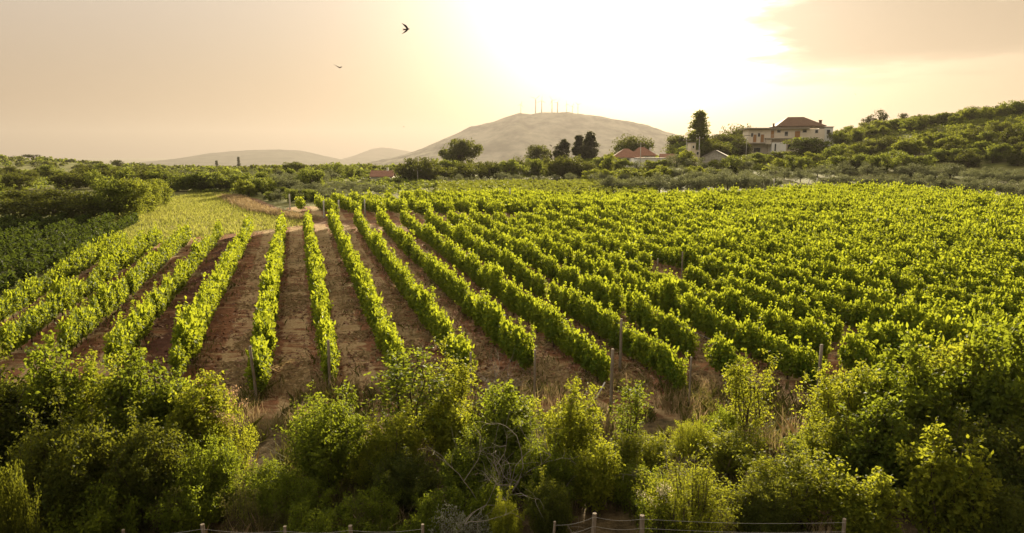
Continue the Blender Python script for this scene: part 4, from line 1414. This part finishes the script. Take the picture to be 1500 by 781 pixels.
# ------------------------------------------------------------------ woodland and scrub that nobody could count
def leaf_mass(name, pts, rads, per, leaf, mat, seed, flat=0.75):
    rg = np.random.default_rng(seed)
    idx = np.repeat(np.arange(len(pts)), per)
    G = nrm(rg.normal(size=(len(idx), 3)))
    G[:, 2] = np.abs(G[:, 2]) * 1.1 - 0.15
    G *= rg.uniform(0.5, 1.0, (len(idx), 1)) ** 0.5
    P = pts[idx] + G * rads[idx][:, None] * np.array([1, 1, flat])
    lf = leaf * np.repeat(rads / rads.mean(), per)
    V, Q = leaf_cloud(P, lf, rg, 0.4, out=G, aspect=0.8)
    me = make_mesh(name, V, [(Q, 0)], [M[mat]])
    link(name, me, kind='stuff')


def woodland():
    rg = np.random.default_rng(55)
    # wooded plain and far rise on the left and centre
    pts, rads = [], []
    n = 3600
    Yv = np.exp(rg.uniform(math.log(190), math.log(1500), n))
    px = rg.uniform(-60, 900, n)
    X = (px - 750) / 1000 * Yv
    keep = ((Yv > 230) | (px < 560)) & (vnoise(X, Yv, 70, 17) > 0.36)
    X, Yv, px = X[keep], Yv[keep], px[keep]
    R = rg.uniform(1.0, 2.7, len(X)) * np.interp(Yv, [190, 1500], [0.7, 1.6])
    P = np.stack([X, Yv, terr(X, Yv) + R * 0.25], 1)
    half = rg.random(len(X)) < 0.5
    leaf_mass('far_woodland', P[half], R[half], 46, 1.0, 'tree', 56)
    leaf_mass('far_dark_woodland', P[~half], R[~half], 46, 1.0, 'tree_dark', 57)
    # scrub carpet of the hillside and the rise with the farmhouses
    n = 2600
    Yv = rg.uniform(150, 262, n)
    px = rg.uniform(830, 1540, n)
    X = (px - 750) / 1000 * Yv
    R = rg.uniform(0.7, 1.6, n)
    k = ~(((px > 1090) & (px < 1222) & (Yv > 196) & (Yv < 224)) | ((px > 895) & (px < 1065) & (Yv > 155) & (Yv < 200)))
    k &= ~((px > 1400) & (px < 1475) & (Yv > 222) & (rg.random(n) < 0.6))
    P = np.stack([X, Yv, terr(X, Yv) + R * 0.1], 1)
    leaf_mass('hillside_scrub', P[k], R[k], 46, 0.36, 'tree_light', 58, 0.8)
    # low scrub of the left valley
    n = 2200
    Yv = rg.uniform(86, 240, n)
    px = rg.uniform(-40, 640, n)
    X = (px - 750) / 1000 * Yv
    e2 = X - np.interp(Yv, E2Y, E2X)
    k = ((Yv > 104) | ((e2 < -6) & (px < 240)) | ((Yv > 88) & (px > 400))) & ((px > 240) | (Yv > 90))
    k &= vnoise(X, Yv, 22, 9) > 0.42
    R = rg.uniform(0.5, 1.05, n)
    P = np.stack([X, Yv, terr(X, Yv)], 1)
    leaf_mass('valley_scrub', P[k], R[k], 40, 0.34, 'tree', 59, 0.7)


woodland()


def boulder(px, py, Y, r, seed, lab):
    rg = np.random.default_rng(seed)
    x = (px - 750) / 1000 * Y
    z = T(x, Y)
    V, Qd = [], []
    nu, nv = 12, 7
    for i in range(nv + 1):
        for j in range(nu):
            t, p = math.pi * i / nv, 2 * math.pi * j / nu
            rr = r * (1 + 0.22 * math.sin(3 * p + seed) * math.sin(t) + rg.uniform(-0.13, 0.13))
            V.append((rr * 1.5 * math.sin(t) * math.cos(p), rr * math.sin(t) * math.sin(p), rr * 0.75 * math.cos(t)))
    for i in range(nv):
        for j in range(nu):
            Qd.append((i * nu + j, (i + 1) * nu + j, (i + 1) * nu + (j + 1) % nu, i * nu + (j + 1) % nu))
    o = MB().add(V, Qd).build('boulder', M['stone'], None, False, label=lab, cat='rock', group='pale rocks on the hillside')
    o.location = (x, Y, z + r * 0.2)


boulder(1424, 178, 236, 1.0, 1, 'pale flat boulder on the upper hillside below the ridge pine')
boulder(1437, 174, 240, 0.8, 2, 'smaller pale boulder just above the flat boulder')
boulder(1295, 186, 225, 0.9, 3, 'pale boulder showing among shrubs above the villa annex')
boulder(1468, 186, 228, 0.8, 4, 'pale boulder low among the ridge shrubs by the picture edge')


# ------------------------------------------------------------------ grasses
def blades(name, X, Y, h, wdt, mat, seed, lean=0.35, kind='stuff'):
    rg = np.random.default_rng(seed)
    n = len(X)
    z = terr(X, Y) - 0.02
    a = rg.uniform(0, 6.28, n)
    b = np.stack([X, Y, z], 1)
    side = np.stack([np.cos(a), np.sin(a), np.zeros(n)], 1) * (wdt * rg.uniform(0.6, 1.4, n))[:, None]
    hh = h * rg.uniform(0.5, 1.3, n)
    ln = rg.normal(size=(n, 2)) * lean
    md = b + np.stack([ln[:, 0] * hh * 0.3, ln[:, 1] * hh * 0.3, hh * 0.6], 1)
    tp = b + np.stack([ln[:, 0] * hh, ln[:, 1] * hh, hh], 1)
    V = np.stack([b - side, b + side, md + side * 0.8, tp, md - side * 0.8], 1).reshape(-1, 3)
    me = make_mesh(name, V, [(np.arange(5 * n).reshape(-1, 5), 0)], [M[mat]])
    link(name, me, kind=kind)


def grasses():
    rg = np.random.default_rng(77)
    # meadow
    n = 60000
    X = rg.uniform(-52, -14, n)
    Y = rg.uniform(50, 104, n)
    cc = X + 0.311 * Y
    e2 = X - np.interp(Y, E2Y, E2X)
    k = (Y > 52.5 + (cc + 13.2) * 0.85) & (cc < 0.5) & (e2 < -2.8) & (X + 0.12 * Y > -36) & (cc > -22 + rg.normal(size=n))
    blades('meadow_grass', X[k], Y[k], 0.27, 0.035, 'grass', 78)
    # tall dry strip along the track
    n = 9000
    Y = rg.uniform(68, 97, n)
    X = np.interp(Y, E2Y, E2X) - 3.6 + rg.normal(size=n) * 0.7
    blades('dry_grass', X, Y, 0.5, 0.03, 'dry', 79)
    # straw and weeds in the alleys
    n = 90000
    Y = 20.2 + rg.beta(1.1, 2.0, n) * 46
    px = rg.uniform(150, 1500, n)
    X = (px - 750) / 1000 * Y
    cc = X + 0.311 * Y
    k = (cc > -3.2) & (vnoise(X, Y, 1.3, 4) > np.where(cc < 5, 0.54, 0.46))
    X, Y = X[k], Y[k]
    nn = len(X)
    V, Q = leaf_cloud(np.stack([X, Y, terr(X, Y) + 0.03], 1), 0.30, rg, 1.2, aspect=0.11, var=0.6)
    me = make_mesh('straw_litter', V, [(Q, 0)], [M['dry']])
    link('straw_litter', me, kind='stuff')
    n = 60000
    Y = 19.8 + rg.beta(1.1, 2.0, n) * 44
    px = rg.uniform(100, 1500, n)
    X = (px - 750) / 1000 * Y
    k = vnoise(X, Y, 0.8, 8) > 0.4
    X, Y = X[k], Y[k]
    V, Q = leaf_cloud(np.stack([X, Y, terr(X, Y) + 0.015], 1), 0.095, rg, 1.1, aspect=0.9, var=0.7)
    me = make_mesh('soil_clods', V, [(Q, 0)], [M['clod']])
    link('soil_clods', me, kind='stuff')
    n = 9000
    ci = rg.choice(C_ROWS[2:12], n)
    Y = 21 + rg.beta(1.0, 1.6, n) * 42
    X = ci + rg.normal(size=n) * 0.35 - 0.311 * Y
    k = vnoise(X, Y, 1.6, 44) > 0.5
    blades('row_foot_weeds', X[k], Y[k], 0.24, 0.02, 'weed', 83, 0.6)
    n = 26000
    Y = 20.0 + rg.beta(1.0, 2.4, n) * 40
    px = rg.uniform(380, 1500, n)
    X = (px - 750) / 1000 * Y
    cc = X + 0.311 * Y
    near_row = np.abs(np.mod(cc - 0.7 + 225, 2.25) / 2.25 - 0.5) > 0.30
    k = (cc > 1.5) & (vnoise(X, Y, 1.1, 14) > np.where(near_row, 0.50, 0.66))
    blades('alley_weeds', X[k], Y[k], 0.22, 0.012, 'weed', 80, 0.6)
    # verge at the foot of the bushes
    n = 42000
    Y = rg.uniform(11.0, 21.5, n)
    px = rg.uniform(-60, 1560, n)
    X = (px - 750) / 1000 * Y
    k = vnoise(X, Y, 0.9, 24) > 0.42
    blades('verge_weeds', X[k], Y[k], 0.42, 0.012, 'weed', 81, 0.5)
    k = (vnoise(X, Y, 1.3, 34) > 0.70)
    blades('verge_dry_grass', X[k] + 0.03, Y[k], 0.6, 0.006, 'dry', 82, 0.35)


grasses()

# ------------------------------------------------------------------ foreground bushes
proto_bush('round0', 301, 2.6, 2.6, 30, 17, 20, 0.078, 'bush', 0.55, fill=9000)
proto_bush('round1', 302, 2.4, 2.6, 30, 17, 22, 0.055, 'bush_yellow', 0.55, fill=11000)
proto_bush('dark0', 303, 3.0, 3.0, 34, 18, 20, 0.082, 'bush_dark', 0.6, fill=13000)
proto_bush('dark1', 304, 3.4, 2.8, 32, 18, 17, 0.125, 'bush', 0.7, aspect=0.65, fill=5500)
proto_bush('loose0', 305, 3.0, 2.2, 20, 16, 16, 0.115, 'bush_yellow', 0.75, aspect=0.6, fill=2200, bare=0.25)
proto_bush('loose1', 306, 3.2, 2.4, 22, 16, 20, 0.088, 'bush_yellow', 0.7, fill=5000, bare=0.2)
proto_bush('sapling0', 307, 3.4, 1.25, 8, 22, 15, 0.085, 'bush_yellow', 0.9, bare=0.3)
proto_bush('sapling1', 308, 3.2, 1.0, 6, 22, 15, 0.085, 'bush', 0.92, bare=0.25)
proto_bush('broom0', 309, 2.4, 2.2, 60, 13, 15, 0.055, 'bush_yellow', 0.6, aspect=0.4, fill=7000)
proto_bush('low0', 310, 1.3, 1.9, 30, 12, 16, 0.06, 'bush', 0.5, fill=2000)
proto_bush('grey0', 311, 1.0, 1.0, 26, 8, 12, 0.05, 'grey_leaf', 0.8, aspect=0.3, fill=0)
proto_bush('elder0', 312, 2.0, 1.7, 20, 12, 12, 0.07, 'bush', 0.6, fill=500, extra=('blossom', 'flower', 16, 0.035))
proto_bush('pinkish0', 313, 2.2, 2.0, 24, 14, 14, 0.06, 'bush_yellow', 0.55, fill=500, extra=('blossom', 'pink', 14, 0.04))  # the blossom part here is dry pinkish seed heads
proto_bush('herb0', 314, 1.3, 0.6, 10, 12, 9, 0.045, 'weed', 0.9, aspect=0.35)


def fg(key, px, pyt, wpx, Y, name, cat, label, group=None, dz=0.0):
    pr = PROTO[key]
    x, _, zt = at(px, pyt, Y)
    zg = T(x, Y)
    sz = max(0.5, (zt - zg)) / pr['H']
    depth = Y * CT + (CAM_Z - 1.5) * ST
    sx_ = wpx / 1000.0 * depth / pr['W']
    place(key, name, (x, Y, zg + dz), RT.uniform(0, 6.28), (sx_, sx_, sz), label, cat, group)


gl = 'dark bushes of the shaded corner'
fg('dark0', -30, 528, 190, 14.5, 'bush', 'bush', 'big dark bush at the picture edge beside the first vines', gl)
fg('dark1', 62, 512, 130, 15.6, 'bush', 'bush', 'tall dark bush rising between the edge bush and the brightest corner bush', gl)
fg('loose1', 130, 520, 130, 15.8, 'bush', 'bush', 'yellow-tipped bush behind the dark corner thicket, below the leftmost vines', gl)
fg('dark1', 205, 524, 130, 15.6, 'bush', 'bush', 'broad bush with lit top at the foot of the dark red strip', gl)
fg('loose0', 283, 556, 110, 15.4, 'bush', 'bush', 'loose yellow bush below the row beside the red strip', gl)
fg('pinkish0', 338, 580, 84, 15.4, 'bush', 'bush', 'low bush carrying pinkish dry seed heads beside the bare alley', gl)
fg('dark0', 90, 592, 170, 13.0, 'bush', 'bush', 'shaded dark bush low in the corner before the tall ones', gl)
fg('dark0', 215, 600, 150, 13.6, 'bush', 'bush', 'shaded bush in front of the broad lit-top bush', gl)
fg('round0', 305, 636, 110, 13.6, 'bush', 'bush', 'rounded dark bush before the loose yellow bush', gl)
fg('dark0', 0, 640, 74, 10.8, 'bush', 'bush', 'spray of bright-edged leaves low at the picture edge', gl)
fg('round0', 478, 570, 148, 15.0, 'bush', 'bush', 'large round bush with dark face and glowing rim before the post')
fg('sapling1', 600, 512, 90, 16.2, 'sapling', 'tree', 'tall leafy sapling before the third vine row right of the large round bush')
fg('loose1', 578, 590, 100, 15.0, 'bush', 'bush', 'yellow bush at the foot of the tall leafy sapling')
fg('sapling0', 664, 500, 66, 17.6, 'sapling', 'tree', 'slender airy sapling overlapping the end of a vine row')
fg('loose0', 655, 585, 90, 15.8, 'bush', 'bush', 'loose bush between the two saplings')
fg('dark1', 735, 572, 110, 15.6, 'bush', 'bush', 'dark bush behind the bare dead branches')
fg('round0', 690, 640, 120, 14.2, 'bush', 'bush', 'shaded round bush under the dead branches')
fg('dark0', 590, 655, 120, 13.9, 'bush', 'bush', 'shaded bush under the tall leafy sapling')
fg('loose1', 838, 560, 110, 15.4, 'bush', 'bush', 'bright feathery bush below the vine row with the tall brown post')
fg('round0', 800, 640, 110, 13.9, 'bush', 'bush', 'green bush low before the bright feathery bush')
fg('sapling1', 926, 556, 44, 16.6, 'bush', 'bush', 'narrow dark upright bush below the tall brown post')
fg('loose0', 905, 640, 76, 15.0, 'bush', 'bush', 'thin loose bush at the foot of the narrow upright bush')
fg('round1', 1015, 606, 78, 16.0, 'bush', 'bush', 'compact round yellow-green bush between post and feathery sapling')
fg('sapling0', 1102, 512, 62, 17.2, 'sapling', 'tree', 'feathery sapling with bare lower stem before the vines')
fg('loose1', 1075, 620, 100, 15.6, 'bush', 'bush', 'loose bush at the foot of the feathery sapling')
fg('broom0', 1012, 664, 150, 12.6, 'bush', 'bush', 'fine-leaved dome-shaped bush behind the wire fence')
fg('loose1', 1165, 650, 150, 13.4, 'bush', 'bush', 'large sprouting yellow bush behind the fence')
fg('dark0', 1120, 690, 110, 12.6, 'bush', 'bush', 'dark bush between the dome-shaped and the sprouting bush')
gr = 'tall bushes of the right corner'
fg('loose1', 1245, 520, 120, 16.6, 'bush', 'bush', 'tall yellow bush beside the tall wooden post at the row end', gr)
fg('dark1', 1330, 512, 140, 16.0, 'bush', 'bush', 'tall leafy bush second from the wooden post', gr)
fg('loose0', 1395, 496, 120, 16.6, 'bush', 'bush', 'tallest bright bush of the far corner thicket', gr)
fg('dark1', 1470, 488, 150, 15.6, 'bush', 'bush', 'tall shaded bush at the picture edge beside the tallest bright bush', gr)
fg('loose1', 1225, 600, 110, 15.0, 'bush', 'bush', 'sunlit bush below the tall yellow bush', gr)
fg('dark1', 1300, 592, 140, 14.4, 'bush', 'bush', 'shaded bush in the middle of the corner thicket', gr)
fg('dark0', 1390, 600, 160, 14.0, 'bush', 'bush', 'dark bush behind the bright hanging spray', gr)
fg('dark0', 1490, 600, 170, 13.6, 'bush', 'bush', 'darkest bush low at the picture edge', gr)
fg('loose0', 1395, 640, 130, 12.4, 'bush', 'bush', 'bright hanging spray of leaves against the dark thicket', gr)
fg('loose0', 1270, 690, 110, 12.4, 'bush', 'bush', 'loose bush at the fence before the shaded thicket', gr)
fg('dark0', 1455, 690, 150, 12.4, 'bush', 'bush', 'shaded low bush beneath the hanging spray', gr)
fg('round1', 741, 716, 64, 12.2, 'bush', 'bush', 'bright yellow-green egg-shaped bush standing in the fence line')
fg('dark0', 805, 690, 90, 12.7, 'bush', 'bush', 'dark bush beside the egg-shaped yellow bush')
fg('loose0', 870, 650, 80, 13.8, 'bush', 'bush', 'loose bush behind the fence between the egg-shaped and dome-shaped bushes')
fg('elder0', 962, 716, 74, 12.4, 'bush', 'flowering bush', 'bush with creamy white blossom against the dome-shaped bush')
fg('low0', 458, 738, 120, 12.2, 'low_shrub', 'shrub', 'low rounded shrub at the fence, first from the leaning fence post')
fg('low0', 612, 742, 76, 12.3, 'low_shrub', 'shrub', 'low rounded shrub at the fence beside the silvery plant')
fg('low0', 560, 752, 70, 12.6, 'low_shrub', 'shrub', 'small low shrub between the two rounded fence shrubs')
fg('grey0', 662, 742, 60, 12.2, 'silvery_plant', 'plant', 'silvery grey feathery plant beside the egg-shaped bush')
fg('grey0', 700, 752, 50, 12.1, 'silvery_plant', 'plant', 'smaller silvery grey plant touching the egg-shaped bush')
for k, (px, pt, ww) in enumerate(((225, 722, 40), (262, 712, 36), (340, 700, 44), (372, 715, 44), (395, 740, 30), (520, 735, 34))):
    fg('herb0', px, pt, ww, 12.6, 'tall_weed', 'weed', ['tall dry weed in the shade, first from the dark corner', 'tall dry weed in the shade, second from the dark corner', 'tall pale weed behind the first fence post',
       'bushy pale weed beside the first low shrub', 'short weed leaning on the first low shrub', 'thin weed between the low fence shrubs'][k], 'tall weeds along the fence')


for key, px, pt, ww, Y, lab in (('low0', 400, 672, 90, 14.6, 'low green shrub in the gap between corner bushes and the large round bush'), ('low0', 372, 700, 90, 13.4, 'low shaded shrub beside the bushy pale weed'),
        ('round1', 545, 640, 90, 14.8, 'green bush touching the large round bush below the tall leafy sapling'), ('low0', 540, 705, 110, 13.0, 'low dark shrub in the shade below the round bush'),
        ('low0', 655, 705, 110, 12.9, 'low shrub beneath the sprawling dead branches'), ('low0', 765, 640, 90, 14.8, 'low shrub between the dead branches and the feathery bush'),
        ('low0', 930, 672, 100, 14.0, 'low green shrub behind the creamy blossom'), ('loose1', 960, 630, 70, 15.6, 'loose small bush beside the compact round bush'),
        ('low0', 1190, 628, 90, 16.2, 'low shrub at the foot of the tall wooden post'), ('low0', 440, 690, 100, 13.6, 'low shrub before the large round bush'),
        ('low0', 1060, 590, 60, 17.2, 'small low shrub in weeds beside the feathery sapling'), ('low0', 720, 690, 90, 13.0, 'low shrub behind the egg-shaped yellow bush'),
        ('low0', 130, 690, 140, 12.4, 'low shrub lost in the shade of the dark corner'), ('low0', 270, 690, 120, 12.8, 'low shaded shrub under the rounded dark bush')):
    fg(key, px, pt, ww, Y, 'undergrowth_shrub', 'shrub', lab, 'undergrowth shrubs between the bushes')


# dead, bare branches
def dead_bush(px, pyt, wpx, Y, lab, seed, n=16):
    rg = np.random.default_rng(seed)
    x, _, zt = at(px, pyt, Y)
    zg = T(x, Y)
    H = zt - zg
    Wd = wpx / 1000 * Y / 2
    items = []

    def grow(a, d, L, r, lev):
        k = 7
        p = [a]
        dd = d.copy()
        for i in range(k - 1):
            dd = nrm(dd + rg.normal(size=3) * 0.22)
            p.append(p[-1] + dd * L / (k - 1))
        p = np.array(p)
        items.append((p, np.linspace(r, r * 0.35, k)))
        if lev > 0:
            for j in range(5):
                i = rg.integers(2, k)
                grow(p[i], nrm(dd + rg.normal(size=3) * 0.75), L * rg.uniform(0.35, 0.6), r * 0.45, lev - 1)
    for i in range(n):
        a = rg.uniform(0, 6.28)
        d = nrm(np.array([math.cos(a) * Wd, math.sin(a) * Wd * 0.6, H * rg.uniform(0.5, 1.1)]))
        grow(np.array([0, 0, -0.1]), d, H * rg.uniform(0.6, 1.0), 0.016, 2)
    V, Q = tubes(items, 4)
    me = make_mesh('dead_bush', V, [(Q, 0)], [M['deadwood']], True)
    o = link('dead_bush', me, None, lab, 'dead bush')
    o.location = (x, Y, zg)


dead_bush(742, 600, 120, 13.6, 'pale bare dead branches sprawling over the dark bush', 5, 9)
dead_bush(722, 520, 60, 18.6, 'upright bare grey twigs between two vine rows', 6, 9)
dead_bush(985, 655, 60, 14.2, 'dark bare twigs below the compact round bush', 7, 6)


# ------------------------------------------------------------------ wire fence along the bottom
def fence(posts, Y, lab, wires):
    e = bpy.data.objects.new('wire_fence', None)
    COL.objects.link(e)
    x0 = at(posts[0][0], posts[0][1], Y)[0]
    e.location = (x0, Y, 0)
    e['label'] = lab
    e['category'] = 'fence'
    tops = []
    for k, (px, pt, w_) in enumerate(posts):
        x, _, zt = at(px, pt, Y)
        zg = T(x, Y)
        rg = random.Random(k + int(px))
        mb = MB().tube([(x - x0, 0, zg - 0.3), (x - x0 + rg.uniform(-.02, .02), rg.uniform(-.02, .02), (zg + zt) / 2), (x - x0 + rg.uniform(-.02, .02), 0, zt)], [w_ * 1.05, w_, w_ * 0.93], 8)
        mb.build('post', M['post'], e)
        tops.append((x - x0, 0.0, zt))
    for f in wires:
        pts = [(x, -0.06, z - f) for x, y, z in tops]
        wire_between(pts, 0.0022, 'wire', '', '', e)


fence([(180, 776, 0.03), (298, 768, 0.04), (418, 771, 0.032), (513, 770, 0.04), (620, 768, 0.03)], 11.6, 'low wire fence with short grey posts below the rounded low shrubs', (0.06, 0.32))
fence([(812, 764, 0.025), (870, 752, 0.042), (940, 755, 0.048), (1237, 760, 0.035)], 11.6, 'wire fence with pale wooden posts below the dome-shaped bush', (0.04, 0.22))
print('SCENE BUILT', len(bpy.data.objects))
